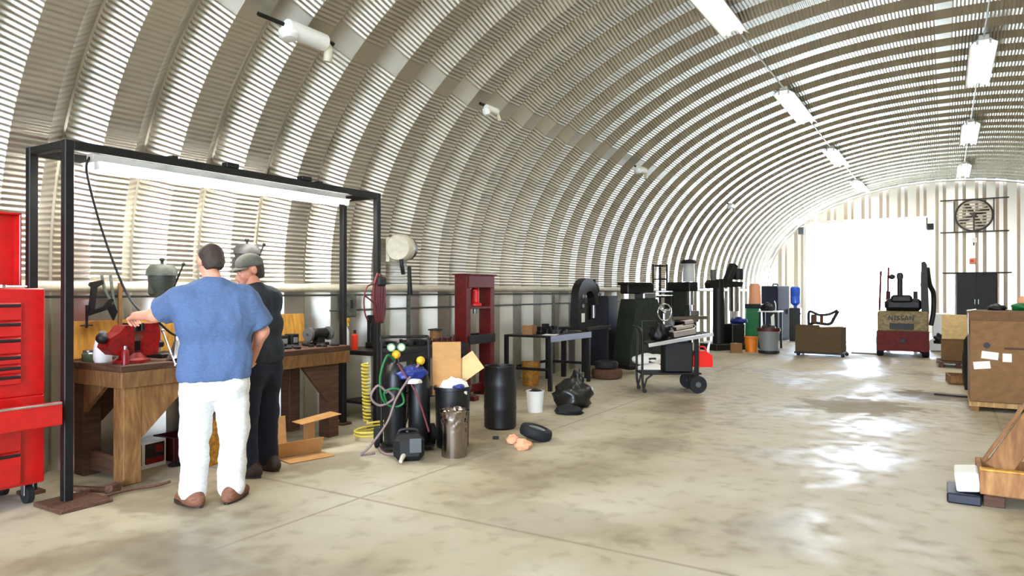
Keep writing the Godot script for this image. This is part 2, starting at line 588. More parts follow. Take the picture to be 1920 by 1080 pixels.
func floor_material() -> StandardMaterial3D:
	var W := 1024
	var Hh := 2048
	var big := FastNoiseLite.new(); big.seed = 11; big.frequency = 0.5; big.fractal_octaves = 5; big.noise_type = FastNoiseLite.TYPE_SIMPLEX
	var fine := FastNoiseLite.new(); fine.seed = 12; fine.frequency = 3.5; fine.fractal_octaves = 4; fine.noise_type = FastNoiseLite.TYPE_SIMPLEX
	var spot := FastNoiseLite.new(); spot.seed = 13; spot.frequency = 1.3; spot.fractal_octaves = 3; spot.noise_type = FastNoiseLite.TYPE_SIMPLEX
	var im := Image.create(W, Hh, true, Image.FORMAT_RGB8)
	var ro := Image.create(W, Hh, true, Image.FORMAT_RGB8)
	var base := Color(0.69, 0.645, 0.535)
	var dark := Color(0.53, 0.475, 0.38)
	var pale := Color(0.76, 0.73, 0.64)
	# oil stains: x, d, rx, rd, strength
	var stains := [[-0.95, 9.85, 0.8, 0.75, 0.6], [-0.2, 11.4, 0.6, 0.5, 1.0], [-0.35, 14.2, 0.5, 0.2, 0.4], [0.85, 5.2, 0.4, 0.35, 0.8], [-4.8, 2.9, 0.9, 0.35, 0.5], [-3.6, 5.9, 0.7, 0.25, 0.3], [-3.4, 2.3, 1.2, 0.2, 0.25], [-2.2, 3.9, 0.7, 0.35, 0.22], [-4.6, 4.2, 0.5, 0.5, 0.45], [-3.9, 5.0, 0.6, 0.45, 0.4], [-2.6, 16.8, 1.2, 0.6, 0.3]]
	for y in Hh:
		var d := 29.0 * y / Hh
		for x in W:
			var px := -6.3 + 12.6 * x / W
			var t := big.get_noise_2d(px, d * 0.8)
			var f := fine.get_noise_2d(px, d)
			var c := base.lerp(pale, clampf(t * 1.2 + 0.2, 0, 1)).lerp(dark, clampf(-t * 1.1 - 0.12 + f * 0.25, 0, 0.75))
			var st := 0.0
			for q in stains:
				var ex: float = (px - q[0]) / q[2]
				var ey: float = (d - q[1]) / q[3]
				if absf(ex) > 1.5 or absf(ey) > 1.5: continue
				var rr := sqrt(ex * ex + ey * ey) + 0.35 * spot.get_noise_2d(px * 1.5, d * 1.5)
				st = maxf(st, clampf((1.0 - rr) * 4.0, 0, 1) * q[4])
			c = c.lerp(Color(0.4, 0.35, 0.27), st * 0.75)
			c = c.lerp(dark, clampf(f * 0.5 - 0.12, 0, 0.35))
			# saw-cut joints
			var jx: float = absf(fposmod(px + 1.5, 4.0) - 2.0)
			var jd: float = absf(fposmod(d - 1.2, 4.9) - 2.45)
			if jx < 0.008 or jd < 0.011: c = c.lerp(dark, 0.55)
			im.set_pixel(x, y, c)
			var rv := clampf(0.6 + t * 0.4 + f * 0.15 + st * 0.25, 0.36, 0.95)
			ro.set_pixel(x, y, g(rv))
	im.generate_mipmaps()
	ro.generate_mipmaps()
	var m := mat(Color.WHITE, 1.0)
	m.albedo_texture = tex(im)
	m.roughness_texture = tex(ro)
	m.roughness_texture_channel = BaseMaterial3D.TEXTURE_CHANNEL_RED
	m.metallic_specular = 0.4
	return m

func strip_light(called: String, label: String, at: Vector3, length: float, width: float, energy: float, grp: String, hang: float) -> void:
	var t := thing(called, label, "lamp", at, 0.0, grp)
	var h := MB.new()
	h.prism([Vector2(-width * 0.5, -0.02), Vector2(-width * 0.22, 0.05), Vector2(width * 0.22, 0.05), Vector2(width * 0.5, -0.02), Vector2(width * 0.47, -0.02), Vector2(width * 0.2, 0.04), Vector2(-width * 0.2, 0.04), Vector2(-width * 0.47, -0.02)], -length * 0.5, length * 0.5)
	h.box(Vector3(0, 0.0815, 0), Vector3(width * 0.36, 0.06, length), 0.005)
	part(t, "reflector", h, M.white_paint)
	for s in [-1.0, 1.0]:
		var tb := MB.new()
		tb.cyl(Vector3(s * width * 0.22, 0.0, -length * 0.48), Vector3(s * width * 0.22, 0.0, length * 0.48), 0.02, -1, 12)
		part(t, "tube", tb, M.lamp)
		for e in [-1.0, 1.0]:
			var hd := MB.new()
			hd.box(Vector3(s * width * 0.22, 0.015, e * length * 0.49), Vector3(0.035, 0.07, 0.03), 0.004)
			part(t, "lamp_holder", hd, M.white_paint)
		if hang > 0.0:
			var cb := MB.new()
			cb.cyl(Vector3(0, 0.08, s * length * 0.4), Vector3(0, 0.08 + hang, s * length * 0.4), 0.006, -1, 6)
			part(t, "hanger", cb, M.mid_grey)
	var l := AreaLight3D.new()
	l.name = "area_light"
	l.area_size = Vector2(width * 0.8, length * 0.96)
	l.light_energy = energy
	l.light_color = Color(1.0, 0.985, 0.95)
	l.shadow_enabled = true
	l.area_range = 60.0
	l.area_attenuation = 2.0
	t.add_child(l)
	l.position = Vector3(0, -0.03, 0)
	l.rotation.x = -PI / 2
# ---------- left foreground: tool chest, bench and what is on it ----------
func build_tool_chest() -> void:
	var t := thing("tool_chest", "tall red rolling tool chest with open lid and one drawer pulled out", "tool chest", P(-5.51, 0, 1.955))
	# local: x to the room (front at +0.25), z: right end at -0.495
	var b := MB.new()
	b.box(Vector3(-0.01, 0.44, 0), Vector3(0.48, 0.6, 0.99), 0.008)
	b.box(Vector3(-0.01, 1.105, 0), Vector3(0.48, 0.73, 0.99), 0.008)
	part(t, "cabinet", b, M.red_paint)
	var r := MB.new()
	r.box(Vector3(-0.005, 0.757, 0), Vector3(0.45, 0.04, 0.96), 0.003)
	part(t, "shade_strip", r, M.gap_shade)  # dark strip standing in for the shaded gap between the two cabinets
	var drawers := [[1.255, 1.372], [1.148, 1.247], [1.035, 1.14], [0.965, 1.027], [0.905, 0.957], [0.83, 0.897], [0.385, 0.55], [0.16, 0.377]]
	for q in drawers:
		var h: float = q[1] - q[0]
		var m := MB.new()
		m.box(Vector3(0.238, (q[0] + q[1]) * 0.5, 0.05), Vector3(0.03, h, 0.78), 0.005)
		var dr := part(t, "drawer", m, M.red_paint)
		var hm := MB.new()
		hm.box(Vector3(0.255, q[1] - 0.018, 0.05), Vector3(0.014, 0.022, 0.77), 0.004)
		part(dr, "handle", hm, M.gap_shade)  # dark strip painted in for the shade of the drawer handle recess
	var od := MB.new()
	od.box(Vector3(0.505, 0.64, 0.0), Vector3(0.03, 0.155, 0.94), 0.005)
	od.box(Vector3(0.37, 0.57, 0.03), Vector3(0.27, 0.012, 0.78), 0.002)
	for s in [-1.0, 1.0]: od.box(Vector3(0.37, 0.63, 0.03 + s * 0.39), Vector3(0.27, 0.12, 0.012), 0.002)
	var o := part(t, "open_drawer", od, M.red_paint)
	var oh := MB.new()
	oh.box(Vector3(0.523, 0.708, 0.0), Vector3(0.016, 0.016, 0.93), 0.004)
	part(o, "handle", oh, M.chrome)
	var sk := MB.new()
	for i in 5: sk.cyl(Vector3(0.3 + i * 0.03, 0.6, -0.3 + i * 0.1), Vector3(0.34 + i * 0.03, 0.61, -0.12 + i * 0.1), 0.012, -1, 8)
	part(o, "tool_inside", sk, M.bare_steel).set_meta("kind", "stuff")
	var lid := MB.new()
	lid.box(Vector3(-0.185, 1.745, 0), Vector3(0.015, 0.52, 0.98), 0.006)
	for s in [-1.0, 1.0]: lid.box(Vector3(-0.14, 1.745, s * 0.483), Vector3(0.1, 0.52, 0.014), 0.004)
	lid.box(Vector3(-0.14, 1.998, 0), Vector3(0.1, 0.014, 0.98), 0.004)
	part(t, "lid", lid, M.red_paint)
	for q in [[0.16, -0.42], [-0.2, -0.42], [0.16, 0.42], [-0.2, 0.42]]:
		var w := MB.new()
		w.cyl(Vector3(q[0], 0.06, q[1] - 0.02), Vector3(q[0], 0.06, q[1] + 0.02), 0.06, -1, 18)
		var c := part(t, "caster", w, M.rubber)
		var f := MB.new()
		f.box(Vector3(q[0], 0.105, q[1] - 0.028), Vector3(0.05, 0.09, 0.008), 0.002)
		f.box(Vector3(q[0], 0.105, q[1] + 0.028), Vector3(0.05, 0.09, 0.008), 0.002)
		f.box(Vector3(q[0], 0.146, q[1]), Vector3(0.08, 0.012, 0.08), 0.002)
		part(c, "fork", f, M.bare_steel)
	# tools lying in the open top
	var w1 := MB.new()
	w1.bar(Vector3(0, 0.012, -0.1), Vector3(0, 0.012, 0.1), 0.02, 0.012)
	w1.lathe(Vector3(0, 0.004, 0.11), [Vector2(0.012, 0), Vector2(0.024, 0), Vector2(0.024, 0.016), Vector2(0.012, 0.016)], 12)
	one("wrench", "chrome wrench lying on top of the red tool chest", "wrench", w1, M.chrome, P(-5.36, 1.471, 2.3), 0.5)
	var w2 := MB.new()
	w2.lathe(Vector3(0, 0.0, 0), [Vector2(0.0, 0), Vector2(0.035, 0), Vector2(0.035, 0.05), Vector2(0.02, 0.09), Vector2(0.008, 0.1), Vector2(0.006, 0.16), Vector2(0, 0.16)], 14)
	one("oil_can", "small red oil can with thin spout on top of the tool chest", "oil can", w2, M.red_paint, P(-5.46, 1.471, 2.2))

func build_light_frame() -> void:
	var t := thing("light_frame", "tall dark steel tube frame holding the bench lamp over the workbench", "frame", P(-5.335, 0, 4.035))
	var ht := 2.48
	var xs := [0.245, -0.245]
	var zs := [1.535, -1.535]
	for x in xs:
		for z in zs:
			var m := MB.new()
			m.box(Vector3(x, ht * 0.5, z), Vector3(0.06, ht, 0.06), 0.005)
			part(t, "post", m, M.black_iron)
	for x in xs:
		var m := MB.new()
		m.box(Vector3(x, ht - 0.03, 0), Vector3(0.055, 0.06, 3.01), 0.004)
		part(t, "top_beam", m, M.black_iron)
	for z in zs:
		var m := MB.new()
		m.box(Vector3(0, ht - 0.03, z), Vector3(0.43, 0.055, 0.055), 0.004)
		part(t, "end_bar", m, M.black_iron)
	for z in [0.75, -0.75]:
		var m := MB.new()
		m.box(Vector3(0, ht + 0.012, z), Vector3(0.5, 0.02, 0.05), 0.003)
		part(t, "cross_strap", m, M.black_iron)
	for z in [0.25, -0.55]:
		var m := MB.new()
		m.box(Vector3(0.245, ht + 0.02, z), Vector3(0.07, 0.04, 0.12), 0.004)
		part(t, "bracket", m, M.black_iron)
	for q in [[0.245, 1.535, 0.36], [0.245, -1.535, 0.16], [-0.245, 1.535, 0.14], [-0.245, -1.535, 0.14]]:
		var m := MB.new()
		m.box(Vector3(q[0] + (0.03 if q[2] > 0.3 else 0.0), 0.0135, q[1] - (0.03 if q[2] > 0.3 else 0.0)), Vector3(q[2], 0.027, q[2] * 0.95), 0.005)
		part(t, "foot_plate", m, M.rust)

func build_bench_lamp() -> void:
	var t := thing("bench_lamp", "long bright fluorescent strip lamp hung in the frame above the workbench", "lamp", P(-5.275, 2.385, 4.0))
	var L := 2.52
	var h := MB.new()
	h.box(Vector3(0, 0.035, 0), Vector3(0.09, 0.06, L), 0.006)
	h.box(Vector3(0, 0.0, 0), Vector3(0.24, 0.01, L), 0.003)
	part(t, "housing", h, M.white_paint)
	for s in [-1.0, 1.0]:
		var tb := MB.new()
		tb.cyl(Vector3(s * 0.075, -0.03, -L * 0.49), Vector3(s * 0.075, -0.03, L * 0.49), 0.024, -1, 12)
		part(t, "tube", tb, M.bench_tube)
		for e in [-1.0, 1.0]:
			var hd := MB.new()
			hd.box(Vector3(s * 0.075, -0.03, e * L * 0.495), Vector3(0.05, 0.06, 0.02), 0.004)
			part(t, "lamp_holder", hd, M.white_paint)
	for e in [-0.75, 0.75]:
		var hg := MB.new()
		hg.cyl(Vector3(0, 0.06, e), Vector3(0, 0.1, e), 0.008, -1, 6)
		part(t, "hanger", hg, M.mid_grey)
	var l := AreaLight3D.new()
	l.name = "area_light"
	l.area_size = Vector2(0.22, L * 0.96)
	l.light_energy = 2.2
	l.light_color = Color(1.0, 0.99, 0.97)
	l.shadow_enabled = true
	l.area_range = 60.0
	l.area_attenuation = 2.0
	t.add_child(l)
	l.position = Vector3(0, -0.06, 0)
	l.rotation.x = -PI / 2
	# cord from the lamp down to the bench past the man's hand
	var c := MB.new()
	c.tube(spline([P(-5.275, 2.42, 2.74), P(-5.25, 2.3, 2.71), P(-5.25, 1.95, 2.8), P(-5.22, 1.62, 2.9), P(-5.2, 1.42, 2.98), P(-5.1, 1.3, 3.02), P(-5.03, 1.23, 3.1), P(-5.06, 1.12, 3.25), P(-5.1, 1.08, 3.42), P(-5.2, 1.0, 3.6), P(-5.3, 0.91, 3.65)], 8), 0.009, 8)
	var cd := part(t, "cord", c, M.black, "thin dark hanging cord")
	cd.position = -t.position

func build_workbench() -> void:
	var t := thing("workbench", "heavy old timber workbench with thick legs and triangular braces", "workbench", P(-5.54, 0, 4.075))
	# local x -0.39..0.39 (front +), z 1.175 (near) .. -1.175 (far)
	for i in 4:
		var m := MB.new()
		m.box(Vector3(-0.2925 + i * 0.195, 0.875, 0), Vector3(0.192, 0.05, 2.35), 0.005)
		part(t, "top_plank", m, M.wood_dark)
	var ap := [[Vector3(0.37, 0.79, 0), Vector3(0.04, 0.12, 2.33)], [Vector3(-0.37, 0.79, 0), Vector3(0.04, 0.12, 2.33)], [Vector3(0, 0.79, 1.15), Vector3(0.7, 0.12, 0.04)], [Vector3(0, 0.79, -1.15), Vector3(0.7, 0.12, 0.04)]]
	for q in ap:
		var m := MB.new()
		m.box(q[0], q[1], 0.004)
		part(t, "apron", m, M.wood_rail)
	for q in [[0.28, 1.06, 1], [0.28, -0.98, 0], [-0.28, 1.06, 0], [-0.28, -0.98, 0], [-0.28, 0.1, 0]]:
		var m := MB.new()
		m.box(Vector3(q[0], 0.365, q[1]), Vector3(0.14, 0.73, 0.14), 0.006)
		part(t, "leg", m, M.wood_old if q[2] == 1 else M.wood_dark)
	# gusset boards
	var gs := [[0.335, 0.99, -0.42, M.wood_old], [0.335, -0.91, 0.34, M.wood_dark], [-0.335, 0.99, -0.42, M.wood_dark]]
	for q in gs:
		var m := MB.new()
		var s: float = q[2]
		m.prism([Vector2(0, 0.73), Vector2(-s, 0.73), Vector2(0, 0.34)], -0.018, 0.018, Transform3D(Basis(Vector3(0, 0, -1), Vector3.UP, Vector3(1, 0, 0)), Vector3(q[0], 0, q[1])))
		part(t, "brace", m, q[3])
	var eb := MB.new()
	eb.prism([Vector2(-0.21, 0.73), Vector2(0.1, 0.73), Vector2(-0.21, 0.5)], -0.018, 0.018, Transform3D(Basis.IDENTITY, Vector3(0, 0, 1.11)))
	part(t, "brace", eb, M.wood_rail)
	var st := MB.new()
	st.box(Vector3(0.0, 0.12, 1.06), Vector3(0.42, 0.15, 0.04), 0.004)
	part(t, "stretcher", st, M.wood_dark)
	var bb := MB.new()
	bb.box(Vector3(-0.33, 1.06, 0), Vector3(0.022, 0.3, 2.4), 0.003)
	part(t, "backboard", bb, M.board_yellow, "yellow plywood board")
	for z in [-1.0, 0.0, 1.0]:
		var m := MB.new()
		m.box(Vector3(-0.355, 1.03, z), Vector3(0.028, 0.26, 0.09), 0.003)
		part(t, "batten", m, M.wood_rail)

func build_vise() -> void:
	var t := thing("bench_vise", "big red bench vise with dark jaws bolted on the workbench", "vise", P(-5.34, 0.9, 3.09))
	var b := MB.new()
	b.lathe(Vector3(0, 0, 0), [Vector2(0, 0), Vector2(0.13, 0), Vector2(0.13, 0.025), Vector2(0.1, 0.04), Vector2(0.08, 0.08), Vector2(0, 0.08)], 20)
	part(t, "base", b, M.vise_red)
	var m := MB.new()
	m.prism([Vector2(-0.02, 0.06), Vector2(-0.02, 0.29), Vector2(-0.09, 0.29), Vector2(-0.13, 0.24), Vector2(-0.2, 0.2), Vector2(-0.22, 0.13), Vector2(-0.16, 0.07)], -0.075, 0.075, Transform3D(Basis(Vector3(0, 0, -1), Vector3.UP, Vector3(1, 0, 0)), Vector3.ZERO))
	part(t, "fixed_body", m, M.vise_red)
	var m2 := MB.new()
	m2.prism([Vector2(0.05, 0.05), Vector2(0.05, 0.3), Vector2(0.17, 0.3), Vector2(0.19, 0.22), Vector2(0.17, 0.06)], -0.075, 0.075, Transform3D(Basis(Vector3(0, 0, -1), Vector3.UP, Vector3(1, 0, 0)), Vector3.ZERO))
	part(t, "moving_jaw", m2, M.vise_red)
	for z in [0.012, -0.042]:
		var j := MB.new()
		j.box(Vector3(0, 0.275, z), Vector3(0.17, 0.06, 0.022), 0.003)
		part(t, "jaw_plate", j, M.black_iron)
	var sl := MB.new()
	sl.box(Vector3(0, 0.13, -0.02), Vector3(0.07, 0.07, 0.28), 0.004)
	part(t, "slide", sl, M.black_iron)
	var s := MB.new()
	s.cyl(Vector3(0, 0.13, -0.15), Vector3(0, 0.13, -0.25), 0.028, -1, 14)
	part(t, "screw", s, M.black_iron)
	var k := MB.new()
	k.ball(Vector3(0.02, 0.2, 0.235), Vector3(0.05, 0.042, 0.04), 14, 8)
	part(t, "swivel_knob", k, M.black)
	var h := MB.new()
	h.cyl(Vector3(0.03, 0.235, -0.235), Vector3(0.2, -0.03, -0.235), 0.009, -1, 10)
	h.ball(Vector3(0.03, 0.235, -0.235), Vector3(0.016, 0.016, 0.016), 10, 6)
	h.ball(Vector3(0.2, -0.03, -0.235), Vector3(0.016, 0.016, 0.016), 10, 6)
	part(t, "handle", h, M.chrome, "chrome handle bar")

func build_bench_items() -> void:
	build_vise()
	# fluted aluminium lamp reflector lying on the bench
	var t := thing("reflector_lamp", "fluted aluminium clamp lamp reflector lying on the workbench", "work lamp", P(-5.24, 0.915, 3.45))
	var f := MB.new()
	f.grid(48, 6, func(u, w):
		var a: float = u * TAU
		var r: float = lerpf(0.125, 0.035, pow(w, 0.8)) * (1.0 + 0.05 * cos(a * 16.0))
		return Vector3(r * cos(a), 0.005 + 0.14 * w, r * sin(a)))
	part(t, "shade", f, M.bare_steel)
	var s := MB.new()
	s.lathe(Vector3(0, 0.14, 0), [Vector2(0, 0), Vector2(0.036, 0), Vector2(0.03, 0.05), Vector2(0, 0.055)], 14)
	part(t, "socket", s, M.chrome)
	t.rotation = Vector3(0.12, 0, 0.16)
	# white plastic jug
	t = thing("plastic_jug", "round white plastic jug with grey cap left of the red vise", "jug", P(-5.56, 0.9, 2.99))
	f = MB.new()
	f.lathe(Vector3.ZERO, [Vector2(0, 0), Vector2(0.055, 0), Vector2(0.065, 0.02), Vector2(0.065, 0.11), Vector2(0.05, 0.17), Vector2(0.025, 0.2), Vector2(0.022, 0.215), Vector2(0, 0.215)], 20)
	part(t, "body", f, M.plastic_white)
	f = MB.new()
	f.lathe(Vector3(0, 0.2155, 0), [Vector2(0, 0), Vector2(0.026, 0), Vector2(0.026, 0.025), Vector2(0, 0.025)], 14)
	part(t, "cap", f, M.grey)
	# glass jar lying box, roll, red can
	t = thing("glass_jar", "squat greenish glass jar with a metal lid near the bench end", "jar", P(-5.72, 0.9, 2.97))
	f = MB.new()
	f.lathe(Vector3.ZERO, [Vector2(0, 0.001), Vector2(0.045, 0.001), Vector2(0.05, 0.01), Vector2(0.05, 0.06), Vector2(0.04, 0.072), Vector2(0, 0.072)], 18)
	part(t, "glass", f, M.jar_green)
	f = MB.new()
	f.lathe(Vector3(0, 0.0725, 0), [Vector2(0, 0), Vector2(0.042, 0), Vector2(0.042, 0.016), Vector2(0, 0.016)], 18)
	part(t, "lid", f, M.bare_steel)
	f = MB.new()
	f.lathe(Vector3.ZERO, [Vector2(0.02, -0.07), Vector2(0.052, -0.07), Vector2(0.055, -0.065), Vector2(0.055, 0.065), Vector2(0.052, 0.07), Vector2(0.02, 0.07), Vector2(0.02, -0.07)], 20, rx(PI / 2))
	one("paper_roll", "white paper towel roll lying at the rear of the bench end", "paper roll", f, M.cloth_white, P(-5.78, 0.956, 3.15), 0.2)
	t = thing("spray_can", "small red spray can with chrome top in front of the white jug", "spray can", P(-5.215, 0.9, 2.97))
	f = MB.new()
	f.lathe(Vector3.ZERO, [Vector2(0, 0), Vector2(0.026, 0), Vector2(0.026, 0.1), Vector2(0.016, 0.115), Vector2(0, 0.115)], 16)
	part(t, "body", f, M.vise_red)
	f = MB.new()
	f.lathe(Vector3(0, 0.1155, 0), [Vector2(0, 0), Vector2(0.014, 0), Vector2(0.014, 0.025), Vector2(0, 0.025)], 12)
	part(t, "nozzle", f, M.chrome)
	# chrome sockets beside the reflector
	for q in [[-5.45, 3.55, 0.03, 0.07], [-5.38, 3.6, 0.024, 0.09]]:
		f = MB.new()
		f.lathe(Vector3.ZERO, [Vector2(0, 0), Vector2(q[2], 0), Vector2(q[2], q[3] * 0.6), Vector2(q[2] * 0.7, q[3] * 0.7), Vector2(q[2] * 0.7, q[3]), Vector2(0, q[3])], 14)
		one("socket", "%s chrome socket standing right of the aluminium reflector" % ("wide" if q[2] > 0.025 else "slim tall"), "socket", f, M.chrome, P(q[0], 0.9, q[1]), 0, "chrome sockets on the bench")
	build_clamps()
	drill_press("drill_press", "dark green bench drill press left of the man in blue", P(-5.6, 0.9, 3.5), 0.0, M.drill_green, 0.78)
	drill_press("drill_press", "grey bench drill press half hidden behind the man in the cap", P(-5.62, 0.9, 4.36), 0.35, M.drill_grey, 1.0)
	# right part of the bench
	var names := [["tool_box", "small black parts box nearest the yellow board", -5.6, 4.75, 0.11, 0.11, 0.09], ["tool_box", "small black parts box with silver label beside another", -5.6, 4.88, 0.1, 0.12, 0.1]]
	for q in names:
		t = thing(q[0], q[1], "box", P(q[2], 0.9, q[3]), 0.1, "parts boxes on the bench")
		f = MB.new()
		f.box(Vector3(0, q[5] * 0.5, 0), Vector3(q[6], q[5], q[4]), 0.005)
		part(t, "body", f, M.black)
		f = MB.new()
		f.box(Vector3(q[6] * 0.5 + 0.002, q[5] * 0.5, 0), Vector3(0.004, q[5] * 0.45, q[4] * 0.6), 0.001)
		part(t, "label_plate", f, M.grey)
	# bench grinder
	t = thing("bench_grinder", "black double ended bench grinder on the right part of the workbench", "grinder", P(-5.45, 0.9, 5.1))
	f = MB.new()
	f.box(Vector3(0, 0.015, 0), Vector3(0.14, 0.03, 0.16), 0.006)
	f.box(Vector3(0, 0.06, 0), Vector3(0.09, 0.08, 0.1), 0.01)
	part(t, "base", f, M.black_iron)
	f = MB.new()
	f.lathe(Vector3(0, 0.115, 0), [Vector2(0, -0.1), Vector2(0.045, -0.1), Vector2(0.058, -0.08), Vector2(0.058, 0.08), Vector2(0.045, 0.1), Vector2(0, 0.1)], 18, rx(PI / 2))
	part(t, "motor", f, M.black_iron)
	for s2 in [-1.0, 1.0]:
		f = MB.new()
		f.lathe(Vector3(0, 0.115, s2 * 0.135), [Vector2(0, -0.015), Vector2(0.07, -0.015), Vector2(0.07, 0.015), Vector2(0, 0.015)], 20, rx(PI / 2))
		var wh := part(t, "wheel", f, M.mid_grey)
		f = MB.new()
		f.cyl(Vector3(0, 0.115, s2 * 0.1), Vector3(0, 0.115, s2 * 0.16), 0.014, -1, 10)
		part(wh, "arbor", f, M.bare_steel)
	# scattered small steel parts on the bench top
	var rng := RandomNumberGenerator.new()
	rng.seed = 4
	f = MB.new()
	for i in 40:
		var p := Vector3(rng.randf_range(-0.25, 0.3), 0.0, rng.randf_range(-0.45, 0.4))
		if i % 2 == 0: f.box(p + Vector3(0, 0.012, 0), Vector3(rng.randf_range(0.02, 0.08), 0.024, rng.randf_range(0.02, 0.06)), 0.003, ry(rng.randf() * 3))
		else: f.cyl(p + Vector3(0, 0.015, 0), p + Vector3(rng.randf_range(-0.05, 0.05), 0.015, 0.06), 0.012, -1, 8)
	var o := one("scrap_parts", "scatter of small dark steel parts on the workbench top", "scrap", f, M.dark_steel, P(-5.5, 0.9, 4.72))
	o.set_meta("kind", "stuff")
	# under the bench
	t = thing("battery_carton", "red white and black printed battery carton under the workbench", "carton", P(-5.63, 0, 3.34), 0.12)
	f = MB.new()
	f.box(Vector3(0, 0.11, 0), Vector3(0.17, 0.22, 0.34), 0.004)
	part(t, "box", f, M.plastic_white)
	f = MB.new()
	f.box(Vector3(0.087, 0.12, -0.06), Vector3(0.004, 0.16, 0.18), 0.001)
	part(t, "printed_panel", f, M.black)
	f = MB.new()
	f.box(Vector3(0.09, 0.06, -0.06), Vector3(0.003, 0.05, 0.17), 0.001)
	f.box(Vector3(0.09, 0.15, -0.1), Vector3(0.003, 0.06, 0.07), 0.001)
	part(t, "red_print", f, M.vise_red)
	f = MB.new()
	f.box(Vector3(0, 0.11, 0.172), Vector3(0.15, 0.19, 0.004), 0.001)
	f.box(Vector3(0.0872, 0.12, 0.11), Vector3(0.004, 0.17, 0.1), 0.001)
	part(t, "black_panel", f, M.black)
	t = thing("steel_bin", "low dark red open steel bin on the floor under the bench", "bin", P(-5.72, 0, 3.8), 0.0)
	f = MB.new()
	f.box(Vector3(0, 0.01, 0), Vector3(0.3, 0.02, 0.42), 0.003)
	for s3 in [-1.0, 1.0]:
		f.box(Vector3(s3 * 0.145, 0.1, 0), Vector3(0.012, 0.2, 0.42), 0.003)
		f.box(Vector3(0, 0.1, s3 * 0.205), Vector3(0.3, 0.2, 0.012), 0.003)
	part(t, "tub", f, M.dark_red)
	t = thing("tan_carton", "upright tan carton on the floor beside the white trousers", "carton", P(-5.3, 0, 3.72), 0.2)
	f = MB.new()
	f.box(Vector3(0, 0.19, 0), Vector3(0.22, 0.38, 0.28), 0.004)
	part(t, "box", f, M.bucket_yellow)
	for s3 in [-1.0, 1.0]:
		f = MB.new()
		f.box(Vector3(s3 * 0.055, 0.383, 0), Vector3(0.106, 0.005, 0.275), 0.001, rz(s3 * -0.06))
		part(t, "flap", f, M.card_dark)
	f = MB.new()
	f.tube(spline([P(-4.98, 0.01, 2.62), P(-5.0, 0.02, 2.75), P(-5.0, 0.02, 2.9), P(-4.95, 0.018, 3.05), P(-4.93, 0.03, 3.15)], 6), 0.011, 8)
	one("iron_rod", "bent dark iron rod lying on the floor before the bench leg", "rod", f, M.rust)
	f = MB.new()
	f.bar(Vector3(-0.2, 0.015, 0), Vector3(0.2, 0.015, 0), 0.05, 0.03, 0.004)
	f.box(Vector3(0.2, 0.03, 0), Vector3(0.06, 0.06, 0.1), 0.006)
	one("iron_bracket", "rusty iron bracket on the floor under the near bench end", "bracket", f, M.rust, P(-5.3, 0, 2.75), 0.4)
	f = MB.new()
	f.lathe(Vector3.ZERO, [Vector2(0, 0), Vector2(0.05, 0), Vector2(0.055, 0.015), Vector2(0.03, 0.03), Vector2(0, 0.034)], 14)
	one("rubber_cap", "small black rubber cap on the floor under the bench", "cap", f, M.rubber, P(-5.45, 0, 3.52))
	open_carton()

func open_carton() -> void:
	var t := thing("open_carton", "flattened open cardboard box with folded flaps at the capped man's feet", "carton", P(-4.98, 0, 4.33), -0.25)
	# long side lies along local z; x to the room
	var q := [["floor_panel", Vector3(0.0, 0.006, 0), Vector3(0.26, 0.006, 0.46), Basis.IDENTITY], ["front_flap", Vector3(0.165, 0.075, 0.0), Vector3(0.006, 0.15, 0.44), rz(-0.35)], ["rear_side", Vector3(-0.15, 0.16, 0.1), Vector3(0.006, 0.31, 0.26), rz(0.12)], ["low_flap", Vector3(0.27, 0.006, -0.02), Vector3(0.2, 0.005, 0.42), Basis.IDENTITY], ["raised_flap", Vector3(-0.08, 0.27, -0.3), Vector3(0.2, 0.006, 0.4), rx(0.12)], ["end_side", Vector3(-0.08, 0.13, -0.22), Vector3(0.2, 0.25, 0.006), Basis.IDENTITY]]
	for e in q:
		var m := MB.new()
		m.box(e[1], e[2], 0.001, e[3])
		part(t, e[0], m, M.card)

